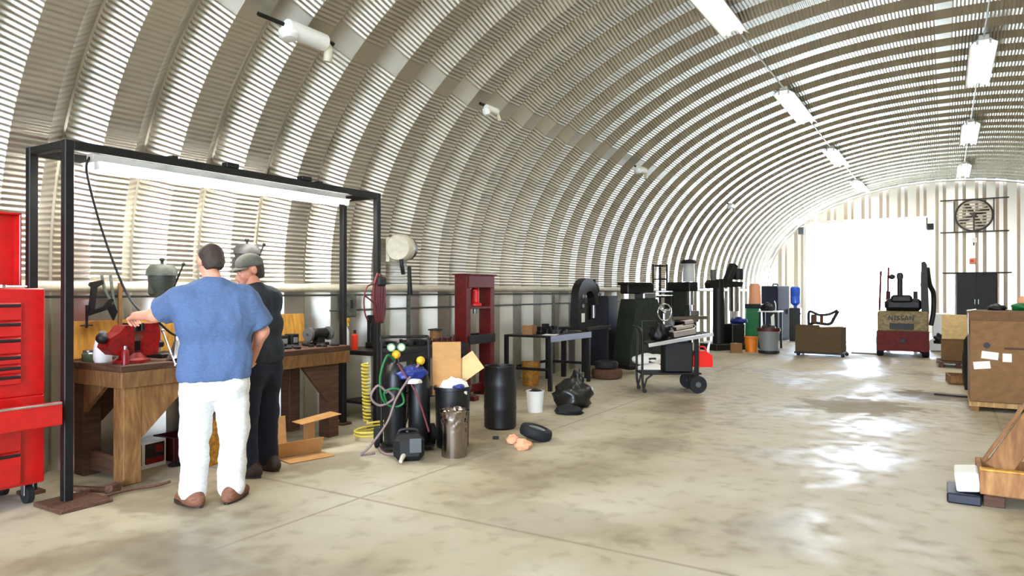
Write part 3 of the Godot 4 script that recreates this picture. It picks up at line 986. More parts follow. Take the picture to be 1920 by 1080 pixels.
func build_clamps() -> void:
	var t := thing("c_clamp", "black iron C clamp hanging from the wall pipe above the bench", "clamp", P(-5.78, 1.28, 3.07), 0.0, "tools hung on the wall pipe")
	var tr := Transform3D(Basis(Vector3(0, 0, -1), Vector3.UP, Vector3(1, 0, 0)), Vector3.ZERO)
	var f := MB.new()
	f.prism([Vector2(-0.09, -0.03), Vector2(0.07, 0.02), Vector2(0.12, 0.1), Vector2(0.1, 0.11), Vector2(0.05, 0.05), Vector2(-0.03, 0.02), Vector2(-0.01, 0.2), Vector2(0.04, 0.23), Vector2(0.03, 0.26), Vector2(-0.06, 0.24), Vector2(-0.07, 0.22), Vector2(-0.05, 0.2), Vector2(-0.07, 0.02)], -0.014, 0.014, tr)
	part(t, "frame", f, M.black_iron)
	f = MB.new()
	f.cyl(Vector3(0, -0.12, 0.085), Vector3(0, 0.06, 0.085), 0.01, -1, 10)
	part(t, "screw", f, M.black_iron)
	f = MB.new()
	f.cyl(Vector3(0, -0.1, 0.13), Vector3(0, -0.1, 0.04), 0.006, -1, 8)
	part(t, "handle", f, M.black_iron)
	t = thing("bolt_cutter", "long pliers with two green handles hooked over the wall pipe", "pliers", P(-5.79, 1.3, 3.17), 0.0, "tools hung on the wall pipe")
	for s in [-1.0, 1.0]:
		f = MB.new()
		f.tube([Vector3(0, 0.28, 0.03 + s * 0.035), Vector3(0, 0.16, 0.01 + s * 0.03), Vector3(0, 0.04, -0.03 + s * 0.008), Vector3(0, -0.06, -0.035)], [0.013, 0.012, 0.01, 0.008], 8)
		part(t, "handle", f, M.green_grey)
	f = MB.new()
	f.prism([Vector2(-0.02, 0.02), Vector2(0.03, 0.05), Vector2(0.06, -0.02), Vector2(0.03, -0.09), Vector2(0.0, -0.03)], -0.01, 0.01, tr)
	part(t, "jaw", f, M.black_iron)
	f = MB.new()
	f.box(Vector3(0, -0.15, 0), Vector3(0.02, 0.62, 0.03), 0.003)
	one("wooden_stick", "narrow brown wooden stick leaning behind the hanging clamps", "stick", f, M.wood_rail, P(-5.82, 1.36, 3.27))

func drill_press(called: String, label: String, at: Vector3, turn: float, m: Material, hh: float) -> void:
	var t := thing(called, label, "drill press", at, turn, "bench drill presses")
	var b := MB.new()
	b.box(Vector3(0.02, 0.02, 0), Vector3(0.26, 0.04, 0.2), 0.008)
	part(t, "base", b, M.dark_steel)
	b = MB.new()
	b.cyl(Vector3(-0.06, 0.03, 0), Vector3(-0.06, hh - 0.12, 0), 0.026, -1, 14)
	part(t, "column", b, M.bare_steel)
	b = MB.new()
	b.box(Vector3(0.06, hh * 0.42, 0), Vector3(0.17, 0.02, 0.17), 0.006)
	b.box(Vector3(-0.05, hh * 0.42, 0), Vector3(0.1, 0.06, 0.08), 0.008)
	part(t, "table", b, M.dark_steel)
	b = MB.new()
	b.lathe(Vector3(0, hh - 0.3, 0), [Vector2(0, 0), Vector2(0.045, 0), Vector2(0.06, 0.06), Vector2(0.105, 0.14), Vector2(0.11, 0.2), Vector2(0, 0.2)], 18)
	b.box(Vector3(-0.08, hh - 0.2, 0), Vector3(0.12, 0.14, 0.1), 0.02)
	part(t, "head", b, m)
	b = MB.new()
	b.lathe(Vector3(0, hh - 0.1, 0), [Vector2(0, 0), Vector2(0.125, 0), Vector2(0.12, 0.05), Vector2(0.09, 0.09), Vector2(0, 0.1)], 18)
	var cv := part(t, "pulley_cover", b, m)
	b = MB.new()
	b.lathe(Vector3(0, hh, 0), [Vector2(0, 0), Vector2(0.012, 0), Vector2(0.012, 0.02), Vector2(0.022, 0.03), Vector2(0.02, 0.045), Vector2(0, 0.05)], 12)
	part(cv, "knob", b, M.black)
	b = MB.new()
	b.lathe(Vector3(0.05, hh - 0.42, 0), [Vector2(0, 0), Vector2(0.008, 0), Vector2(0.018, 0.03), Vector2(0.024, 0.08), Vector2(0.024, 0.14), Vector2(0, 0.14)], 14)
	part(t, "chuck", b, M.black_iron)
	b = MB.new()
	b.cyl(Vector3(0.04, hh - 0.2, -0.08), Vector3(0.1, hh + 0.0, -0.13), 0.008, -1, 8)
	b.ball(Vector3(0.1, hh, -0.13), Vector3(0.016, 0.016, 0.016), 10, 6)
	part(t, "feed_lever", b, M.black)

func build_wall_fittings() -> void:
	var f := MB.new()
	f.tube([P(-5.875, 1.485, 1.2), P(-5.875, 1.485, 27.8)], 0.045, 14)
	one("wall_pipe", "long cream pipe running along the left wall at chest height", "pipe", f, M.cream)
	f = MB.new()
	f.tube([P(-5.915, 1.405, 1.5), P(-5.915, 1.405, 12.0)], 0.01, 8)
	one("conduit", "thin dark conduit just below the cream wall pipe", "conduit", f, M.mid_grey)
	f = MB.new()
	f.tube([P(-5.915, 1.23, 5.7), P(-5.915, 1.23, 14.0)], 0.012, 8)
	one("conduit", "lower thin conduit along the wall behind the red press", "conduit", f, M.mid_grey)
	# uprights that carry the pipe
	for k in 7:
		var d := 7.05 + k * 1.98
		f = MB.new()
		f.box(Vector3(0, 0.705, 0), Vector3(0.03, 1.41, 0.05), 0.004)
		one("pipe_support", "slim steel upright carrying the wall pipe, %s counted from the hose reel" % ["first", "second", "third", "fourth", "fifth", "sixth", "seventh"][k], "bracket", f, M.green_grey, P(-5.9, 0.0, d), 0, "uprights under the wall pipe")
	# fixtures at the sheet joint, on dark bars
	var places := [[4.23, 1.0, "largest and nearest, high on the left wall"], [7.2, 0.55, "small one above the hose reel"], [12.2, 0.8, "above the band saw"], [18.6, 0.8, "farthest, near the back wall"]]
	for q in places:
		var s: float = q[1]
		var t := thing("wall_fixture", "white round-capped pipe fixture on a dark bar, " + q[2], "light fixture", P(-4.78, 3.72, q[0]), 0, "white fixtures at the sheet joint")
		t.rotation = Vector3(0, 0, -0.75)
		f = MB.new()
		f.bar(Vector3(0, 0, 0.42 if s > 0.9 else 0.16), Vector3(0, 0, -0.42 if s > 0.9 else -0.2), 0.03, 0.03, 0.003)
		part(t, "mounting_bar", f, M.black_iron)
		f = MB.new()
		f.cyl(Vector3(0.06, 0.0, 0.16 * s), Vector3(0.06, 0.0, -0.26 * s), 0.075 * s, -1, 20)
		part(t, "housing", f, M.plastic_white)
		f = MB.new()
		f.lathe(Vector3(0.1, -0.05, 0.13 * s), [Vector2(0, 0.03), Vector2(0.06 * s, 0.025), Vector2(0.085 * s, 0.0), Vector2(0.085 * s, -0.05), Vector2(0, -0.05)], 20, Basis(Vector3(0, 0, 1), Vector3(0.75, -0.55, 0.35).normalized(), Vector3(1, 0, 0)).orthonormalized())
		part(t, "round_cap", f, M.white_paint)
		f = MB.new()
		f.tube(spline([Vector3(0.06, 0, -0.24 * s), Vector3(0.1, -0.03, -0.3 * s), Vector3(0.16, -0.12 * s, -0.31 * s)], 5), 0.04 * s, 14)
		part(t, "elbow", f, M.cream)
	# hose reel
	var t := thing("hose_reel", "cream retractable hose reel fixed on the wall beside the frame", "hose reel", P(-5.78, 1.96, 6.66), 0.25)
	f = MB.new()
	f.box(Vector3(-0.06, 0, 0), Vector3(0.05, 0.3, 0.2), 0.006)
	part(t, "bracket", f, M.cream)
	f = MB.new()
	f.lathe(Vector3(0.1, 0.02, 0.06), [Vector2(0, -0.09), Vector2(0.15, -0.09), Vector2(0.17, -0.06), Vector2(0.17, 0.06), Vector2(0.15, 0.09), Vector2(0, 0.09)], 24, rx(PI / 2))
	part(t, "drum_cover", f, M.cream)
	f = MB.new()
	f.lathe(Vector3(0.1, 0.02, -0.08), [Vector2(0, -0.05), Vector2(0.13, -0.05), Vector2(0.15, -0.03), Vector2(0.15, 0.05), Vector2(0, 0.05)], 24, rx(PI / 2))
	part(t, "spring_case", f, M.green_grey)
	f = MB.new()
	f.cyl(Vector3(0.1, 0.02, -0.12), Vector3(0.1, 0.02, -0.24), 0.015, -1, 10)
	part(t, "axle", f, M.black)
	f = MB.new()
	f.tube(spline([Vector3(0.16, -0.13, 0.16), Vector3(0.17, -0.2, 0.17), Vector3(0.17, -0.3, 0.13)], 6), 0.026, 10)
	part(t, "hose_end", f, M.black)
	f = MB.new()
	f.tube([Vector3(0.12, -0.2, -0.14), Vector3(0.12, -0.4, -0.15), Vector3(0.12, -0.56, -0.16)], [0.024, 0.026, 0.034], 10)
	part(t, "hanging_nozzle", f, M.black)
	# bundle hanging on the far front post
	t = thing("hose_bundle", "dark red coiled air hose bundle hanging on the far frame post", "hose", P(-5.0, 1.38, 5.48))
	f = MB.new()
	for i in 5:
		var a := 0.02 * (i - 2)
		f.tube(spline([Vector3(0.02 + a * 0.5, 0.25, a), Vector3(0.05, 0.1, a * 2.0 + 0.03), Vector3(0.04, -0.12, a * 1.6 + 0.02), Vector3(0.03, -0.25, a), Vector3(0.0, -0.12, a * 1.5 - 0.05), Vector3(0.0, 0.1, a - 0.05), Vector3(0.02 + a * 0.5, 0.25, a)], 6), 0.014, 8, false)
	part(t, "coil", f, M.hose_red)
	f = MB.new()
	f.box(Vector3(0.03, 0.17, 0), Vector3(0.1, 0.1, 0.13), 0.02)
	part(t, "hanger_hook", f, M.black)
	f = MB.new()
	f.tube(spline([Vector3(0.05, 0.15, 0.05), Vector3(0.05, 0.12, 0.2), Vector3(0.05, 0.0, 0.25), Vector3(0.05, -0.14, 0.24), Vector3(0.05, -0.22, 0.2)], 6), 0.008, 8)
	f.tube(spline([Vector3(0.05, 0.03, 0.25), Vector3(0.05, -0.03, 0.14), Vector3(0.05, -0.1, 0.04)], 5), 0.008, 8)
	part(t, "loose_cord", f, M.hose_red)
	# electric box
	t = thing("electric_box", "pale green grey electric switch box on the wall under the pipe", "switch box", P(-5.87, 1.15, 5.95))
	f = MB.new()
	f.box(Vector3(0, 0.13, 0), Vector3(0.08, 0.26, 0.17), 0.006)
	part(t, "case", f, M.green_grey)
	f = MB.new()
	f.box(Vector3(0.045, 0.15, 0.0), Vector3(0.02, 0.1, 0.03), 0.004)
	part(t, "switch", f, M.black)
# ---------- people: smooth-joined tapered capsules meshed as surface nets ----------
# prim: [a, b, ra, rb] capsule or [centre, radii(Vector3), basis] ellipsoid
func net(mb: MB, prims: Array, cell: float, k: float, cut = null) -> void:
	var lo := Vector3.INF
	var hi := -Vector3.INF
	var pad := 2.5 / k + cell * 2.0
	var bx := []
	for p in prims:
		var a: Vector3
		var b: Vector3
		if p.size() == 4:
			var r: float = max(p[2], p[3]) + pad
			a = (p[0] as Vector3).min(p[1]) - Vector3.ONE * r
			b = (p[0] as Vector3).max(p[1]) + Vector3.ONE * r
		else:
			var rm: float = max(p[1].x, max(p[1].y, p[1].z)) + pad
			a = p[0] - Vector3.ONE * rm
			b = p[0] + Vector3.ONE * rm
		bx.append([a, b])
		lo = lo.min(a); hi = hi.max(b)
	var nx := int((hi.x - lo.x) / cell) + 2
	var ny := int((hi.y - lo.y) / cell) + 2
	var nz := int((hi.z - lo.z) / cell) + 2
	var F := PackedFloat32Array()
	F.resize(nx * ny * nz)
	for pi in prims.size():
		var p: Array = prims[pi]
		var a: Vector3 = bx[pi][0]
		var b: Vector3 = bx[pi][1]
		var i0 := int((a.x - lo.x) / cell); var i1 := int((b.x - lo.x) / cell)
		var j0 := int((a.y - lo.y) / cell); var j1 := int((b.y - lo.y) / cell)
		var k0 := int((a.z - lo.z) / cell); var k1 := int((b.z - lo.z) / cell)
		var cap: bool = p.size() == 4
		var A: Vector3 = p[0]
		var AB := Vector3.ZERO
		var L2 := 1.0
		var ra := 0.0
		var rb := 0.0
		var R := Vector3.ONE
		var inv := Basis.IDENTITY
		var rmin := 1.0
		if cap:
			AB = p[1] - A
			L2 = max(AB.length_squared(), 1e-9)
			ra = p[2]; rb = p[3] - p[2]
		else:
			R = p[1]
			inv = (p[2] as Basis).transposed()
			rmin = min(R.x, min(R.y, R.z))
		for zz in range(k0, k1 + 1):
			for yy in range(j0, j1 + 1):
				var at := (zz * ny + yy) * nx
				var q := Vector3(lo.x, lo.y + yy * cell, lo.z + zz * cell) - A
				for xx in range(i0, i1 + 1):
					var d: float
					var w := q + Vector3(xx * cell, 0, 0)
					if cap:
						var t := clampf(w.dot(AB) / L2, 0.0, 1.0)
						d = (w - AB * t).length() - ra - rb * t
					else:
						var e := (inv * w) / R
						var l := e.length()
						var l2 := (e / R).length()
						d = l * (l - 1.0) / max(l2, 1e-6) if l2 > 1e-6 else -rmin
					if d < pad: F[at + xx] += exp(-k * d)
	if cut != null:
		for zz in nz:
			for yy in ny:
				for xx in nx:
					var at := (zz * ny + yy) * nx + xx
					if F[at] > 0.02:
						var dd: float = cut.call(lo + Vector3(xx, yy, zz) * cell)
						# intersection: field must also be inside the cut (dd < 0)
						F[at] = minf(F[at], exp(-k * dd))
	# extract: F > 1 is inside
	var ids := PackedInt32Array()
	ids.resize(nx * ny * nz)
	ids.fill(-1)
	var base := mb.v.size()
	var off := [0, 1, nx, nx + 1, nx * ny, nx * ny + 1, nx * ny + nx, nx * ny + nx + 1]
	var edges := [[0, 1], [2, 3], [4, 5], [6, 7], [0, 2], [1, 3], [4, 6], [5, 7], [0, 4], [1, 5], [2, 6], [3, 7]]
	var cor := []
	for c in 8: cor.append(Vector3(c & 1, (c >> 1) & 1, c >> 2))
	for zz in nz - 1:
		for yy in ny - 1:
			var row := (zz * ny + yy) * nx
			for xx in nx - 1:
				var at := row + xx
				var s0 := F[at] > 1.0
				var mixed := false
				for c in range(1, 8):
					if (F[at + off[c]] > 1.0) != s0:
						mixed = true
						break
				if not mixed: continue
				var sum := Vector3.ZERO
				var cnt := 0
				for e in edges:
					var fa := F[at + off[e[0]]]
					var fb := F[at + off[e[1]]]
					if (fa > 1.0) == (fb > 1.0): continue
					var da := log(maxf(fa, 1e-6))
					var db := log(maxf(fb, 1e-6))
					var t := clampf(da / (da - db), 0.0, 1.0)
					sum += (cor[e[0]] as Vector3).lerp(cor[e[1]], t)
					cnt += 1
				ids[at] = mb.v.size()
				mb.v.append(mb.T * (lo + (Vector3(xx, yy, zz) + sum / cnt) * cell))
				mb.n.append(Vector3.ZERO)
				mb.uv.append(Vector2.ZERO)
	var dirs := [1, nx, nx * ny]
	for zz in range(1, nz - 1):
		for yy in range(1, ny - 1):
			var row := (zz * ny + yy) * nx
			for xx in range(1, nx - 1):
				var at := row + xx
				if ids[at] < 0 and ids[at - 1] < 0 and ids[at - nx] < 0 and ids[at - nx * ny] < 0: continue
				var s := F[at] > 1.0
				for ax in 3:
					if (F[at + dirs[ax]] > 1.0) == s: continue
					var u: int = dirs[(ax + 1) % 3]
					var w: int = dirs[(ax + 2) % 3]
					var q := [ids[at], ids[at - u], ids[at - u - w], ids[at - w]]
					if q[0] < 0 or q[1] < 0 or q[2] < 0 or q[3] < 0: continue
					if not s: q.reverse()
					# q is counter-clockwise seen from outside when s: emit clockwise
					var nn := (mb.v[q[2]] - mb.v[q[0]]).cross(mb.v[q[3]] - mb.v[q[1]])
					for e in q: mb.n[e] += nn
					mb.ix.append_array([q[0], q[2], q[1], q[0], q[3], q[2]])
	for i in range(base, mb.v.size()): mb.n[i] = mb.n[i].normalized() if mb.n[i].length() > 1e-12 else Vector3.UP

# hand prims: wrist, direction of fingers, palm normal, curl 0..1, side +1 thumb towards side vector
func hand(wrist: Vector3, dir: Vector3, thumb_side: Vector3, curl: float) -> Array:
	var f := dir.normalized()
	var s := (thumb_side - f * thumb_side.dot(f)).normalized()
	var nrm := f.cross(s).normalized()
	var pr := []
	# palm
	for i in 4:
		var o := s * (0.027 - i * 0.018)
		pr.append([wrist + o * 0.6 + f * 0.01, wrist + o + f * 0.085, 0.0145, 0.0125])
	var lens := [[0.042, 0.026, 0.02], [0.047, 0.03, 0.021], [0.043, 0.028, 0.02], [0.033, 0.02, 0.018]]
	for i in 4:
		var p := wrist + s * (0.029 - i * 0.0195) + f * 0.088
		var a := 0.25 + curl * 0.75
		for j in 3:
			var dd := f * cos(a) + nrm * sin(a)
			var e: Vector3 = p + dd * float(lens[i][j])
			pr.append([p, e, 0.0095 - j * 0.0008, 0.0088 - j * 0.0009])
			p = e
			a += 0.3 + curl * 0.8
	# thumb from the side of the palm
	var t0 := wrist + s * 0.02 + f * 0.025
	var t1 := t0 + (s * 0.7 + f * 0.7 + nrm * 0.25).normalized() * 0.045
	var t2 := t1 + (s * 0.2 + f * 0.85 + nrm * (0.25 + curl * 0.5)).normalized() * 0.032
	var t3 := t2 + (f * 0.85 + nrm * (0.3 + curl * 0.6) - s * 0.1).normalized() * 0.026
	pr.append([t0, t1, 0.016, 0.0115]); pr.append([t1, t2, 0.0112, 0.01]); pr.append([t2, t3, 0.01, 0.0085])
	return pr

# head prims around centre c, basis h (x right, y up, -z forward)
func head_prims(c: Vector3, h: Basis) -> Array:
	var q := func(v: Vector3) -> Vector3: return c + h * v
	return [
		[q.call(Vector3(0, 0.025, 0.012)), Vector3(0.077, 0.092, 0.095), h],
		[q.call(Vector3(0, -0.04, -0.035)), Vector3(0.056, 0.066, 0.058), h],
		[q.call(Vector3(0, -0.09, -0.07)), q.call(Vector3(0, -0.075, -0.06)), 0.02, 0.026],
		[q.call(Vector3(0, 0.005, -0.09)), q.call(Vector3(0, -0.03, -0.112)), 0.008, 0.013],
		[q.call(Vector3(-0.012, -0.035, -0.1)), q.call(Vector3(0.012, -0.035, -0.1)), 0.01, 0.01],
		[q.call(Vector3(-0.035, 0.022, -0.082)), q.call(Vector3(0.035, 0.022, -0.082)), 0.012, 0.012],
		[q.call(Vector3(-0.02, -0.062, -0.086)), q.call(Vector3(0.02, -0.062, -0.086)), 0.008, 0.008],
		[q.call(Vector3(-0.018, -0.073, -0.084)), q.call(Vector3(0.018, -0.073, -0.084)), 0.009, 0.009],
		[q.call(Vector3(-0.045, -0.02, -0.07)), q.call(Vector3(-0.045, -0.035, -0.06)), 0.02, 0.018],
		[q.call(Vector3(0.045, -0.02, -0.07)), q.call(Vector3(0.045, -0.035, -0.06)), 0.02, 0.018],
		[q.call(Vector3(-0.084, 0.012, 0.012)), Vector3(0.009, 0.032, 0.019), h],
		[q.call(Vector3(0.084, 0.012, 0.012)), Vector3(0.009, 0.032, 0.019), h]]
func face_bits(o: Node3D, c: Vector3, h: Basis) -> void:
	for s in [-1.0, 1.0]:
		var m := MB.new()
		m.ball(c + h * Vector3(s * 0.032, 0.004, -0.086), Vector3(0.0125, 0.009, 0.009), 12, 8, h)
		var e := part(o, "eye", m, M.plastic_white)
		m = MB.new()
		m.ball(c + h * Vector3(s * 0.032, 0.002, -0.0935), Vector3(0.005, 0.005, 0.003), 8, 6, h)
		part(e, "iris", m, M.black)
		m = MB.new()
		m.tube([c + h * Vector3(s * 0.015, 0.026, -0.096), c + h * Vector3(s * 0.034, 0.031, -0.093), c + h * Vector3(s * 0.052, 0.023, -0.082)], [0.004, 0.005, 0.003], 6)
		part(o, "eyebrow", m, M.hair)

func shoe(o: Node3D, ankle: Vector3, yaw: float, m: Material) -> void:
	var b := MB.new()
	var r := ry(yaw)
	var q := func(x: float, y: float, z: float) -> Vector3: return Vector3(ankle.x, 0, ankle.z) + r * Vector3(x, y, z)
	net(b, [[q.call(0, 0.055, 0.04), q.call(0, 0.05, -0.04), 0.042, 0.045], [q.call(0, 0.045, -0.04), q.call(0.005, 0.037, -0.17), 0.046, 0.036], [q.call(0, 0.09, 0.02), q.call(0, 0.05, 0.0), 0.042, 0.042], [q.call(0, 0.04, 0.06), q.call(0, 0.04, 0.03), 0.038, 0.042]], 0.01, 70.0, func(p): return 0.012 - p.y)
	var s := part(o, "shoe", b, m)
	var k := MB.new()
	var pts := []
	for i in 24:
		var a := TAU * i / 24
		var z := -0.06 - 0.155 * cos(a)
		var wd := 0.047 + 0.006 * cos(a)
		pts.append(Vector2(wd * sin(a), z))
	k.prism(pts, 0.0, 0.022, Transform3D(Basis(r * Vector3.RIGHT, r * Vector3.BACK, Vector3.UP), Vector3(ankle.x, 0, ankle.z)))
	part(s, "sole", k, M.shoe_dark)

# fold lines pressed into cloth: moves vertices of a finished net along their normals
func wrinkle(mb: MB, amp: float, freq: float, sd: int, stretch: Vector3) -> void:
	var f := FastNoiseLite.new()
	f.seed = sd
	f.frequency = freq
	f.fractal_octaves = 3
	var nn := mb.n.duplicate()
	for i in mb.v.size():
		var p := mb.v[i] * stretch
		mb.v[i] += nn[i] * amp * f.get_noise_3dv(p)
	for i in mb.n.size(): mb.n[i] = Vector3.ZERO
	for i in range(0, mb.ix.size(), 3):
		var a := mb.ix[i]; var b := mb.ix[i + 1]; var c := mb.ix[i + 2]
		var w := (mb.v[c] - mb.v[a]).cross(mb.v[b] - mb.v[a])
		mb.n[a] += w; mb.n[b] += w; mb.n[c] += w
	for i in mb.n.size(): mb.n[i] = mb.n[i].normalized() if mb.n[i].length() > 1e-12 else Vector3.UP

func V(x: float, y: float, z: float) -> Vector3: return Vector3(x, y, z)

func build_man_blue() -> void:
	# local: x right, y up, -z forward
	var yaw := deg_to_rad(58.0)
	var o := thing("person", "man seen from behind in a blue T-shirt and white trousers reaching over the bench", "person", P(-4.29, 0, 3.05), yaw)
	var hc := V(-0.005, 1.65, -0.1)
	var hb := Basis.from_euler(Vector3(-0.42, 0.2, 0.03))
	var sl := V(-0.19, 1.385, -0.03); var el := V(-0.355, 1.285, -0.22); var wl := V(-0.485, 1.275, -0.43)
	var sr := V(0.21, 1.385, -0.02); var er := V(0.325, 1.165, -0.05); var wr := V(0.285, 0.96, -0.22)
	var b := MB.new()
	var bones := [
		[V(0, 1.53, -0.05), V(-0.015, 1.6, -0.075), 0.062, 0.058],
		[V(-0.08, 1.34, -0.03), V(0.08, 1.34, -0.03), 0.095, 0.095], [V(-0.06, 1.2, 0.0), V(0.08, 1.2, 0.0), 0.11, 0.11], [V(-0.06, 1.0, 0.0), V(0.06, 1.0, 0.0), 0.12, 0.12],
		[V(-0.05, 1.34, -0.02), V(-0.04, 1.0, 0), 0.1, 0.1], [V(0.07, 1.34, -0.02), V(0.06, 1.0, 0), 0.1, 0.1],
		[sl, el, 0.05, 0.045], [el, wl, 0.044, 0.029], [sr, er, 0.05, 0.045], [er, wr, 0.044, 0.029],
		[V(-0.09, 0.92, 0), V(-0.105, 0.5, -0.02), 0.085, 0.055], [V(-0.105, 0.5, -0.02), V(-0.11, 0.1, 0), 0.052, 0.036], [V(0.1, 0.92, 0), V(0.13, 0.5, -0.02), 0.085, 0.055], [V(0.13, 0.5, -0.02), V(0.11, 0.1, 0), 0.052, 0.036]]
	net(b, bones, 0.014, 55.0)
	net(b, head_prims(hc, hb), 0.006, 110.0)
	net(b, [[wl + (el - wl) * 0.2, wl, 0.031, 0.027]] + hand(wl, V(-0.25, -0.15, -1.0), V(0.9, 0.5, 0), 0.75), 0.0035, 420.0)
	net(b, [[wr + (er - wr) * 0.2, wr, 0.031, 0.027]] + hand(wr, V(-0.25, -0.5, -0.75), V(-0.6, 0.6, -0.3), 0.6), 0.0035, 420.0)
	part(o, "body", b, M.skin)
	face_bits(o, hc, hb)
	var hp := MB.new()
	net(hp, [[hc + hb * V(0, 0.035, 0.018), Vector3(0.0845, 0.096, 0.1), hb], [hc + hb * V(0, -0.03, 0.055), Vector3(0.07, 0.065, 0.055), hb]], 0.006, 110.0, func(p):
		var l: Vector3 = hb.transposed() * (p - hc)
		return max(-0.045 - l.z - clampf(l.y - 0.04, 0.0, 0.06) * 0.6, -0.075 - l.y))
	wrinkle(hp, 0.006, 14.0, 5, V(1, 1, 1))
	part(o, "hair", hp, M.hair, "short dark brown hair")
	# T-shirt
	var s := MB.new()
	var mid := el.lerp(sl, 0.42)
	var midr := er.lerp(sr, 0.3)
	net(s, [
		[V(-0.09, 1.33, -0.02), V(0.1, 1.33, -0.02), 0.135, 0.135], [V(0, 1.49, -0.045), sl, 0.08, 0.075], [V(0, 1.49, -0.045), sr, 0.08, 0.075], [V(-0.085, 1.22, 0.0), V(0.115, 1.22, 0.0), 0.145, 0.145], [V(-0.075, 1.0, 0.005), V(0.115, 1.0, 0.005), 0.145, 0.145], [V(-0.075, 0.88, 0.01), V(0.12, 0.9, 0.01), 0.147, 0.145],
		[V(0, 1.49, -0.045), V(0, 1.52, -0.05), 0.088, 0.07],
		[sl, mid, 0.088, 0.08], [mid, mid + (el - mid) * 0.35, 0.08, 0.083], [sr, midr, 0.09, 0.083], [midr, midr + (er - midr) * 0.4, 0.085, 0.09]], 0.0105, 38.0, func(p):
		var d1: float = (0.835 + 0.03 * (p.x + 0.2)) - p.y
		var d2: float = (p - (mid + (el - mid) * 0.36)).dot((el - mid).normalized()) if p.x < -0.26 else -1.0
		var d3: float = (p - (midr + (er - midr) * 0.42)).dot((er - midr).normalized()) if p.x > 0.25 and p.y < 1.36 else -1.0
		var d4: float = p.y - 1.545 - 0.25 * p.z
		return max(max(d1, d2), max(d3, d4)))
	wrinkle(s, 0.018, 3.2, 8, V(1.6, 0.8, 1.6))
	part(o, "t_shirt", s, M.shirt, "blue T-shirt")
	# trousers
	var t := MB.new()
	net(t, [
		[V(-0.065, 0.9, 0.0), V(0.105, 0.9, 0.0), 0.132, 0.132], [V(-0.075, 0.8, 0.01), V(0.12, 0.8, 0.01), 0.126, 0.126],
		[V(-0.09, 0.8, 0.0), V(-0.112, 0.48, -0.015), 0.12, 0.093], [V(-0.112, 0.48, -0.015), V(-0.115, 0.1, 0.0), 0.092, 0.09], [V(0.12, 0.8, 0.0), V(0.14, 0.48, -0.015), 0.12, 0.094], [V(0.14, 0.48, -0.015), V(0.12, 0.1, 0.0), 0.093, 0.09]], 0.0105, 85.0, func(p): return 0.032 - p.y)
	wrinkle(t, 0.02, 3.0, 15, V(1.2, 1.6, 1.2))
	part(o, "trousers", t, M.trousers, "white trousers")
	shoe(o, V(-0.12, 0, 0.03), 0.5, M.shoe_tan)
	shoe(o, V(0.125, 0, 0.03), -0.55, M.shoe_tan)

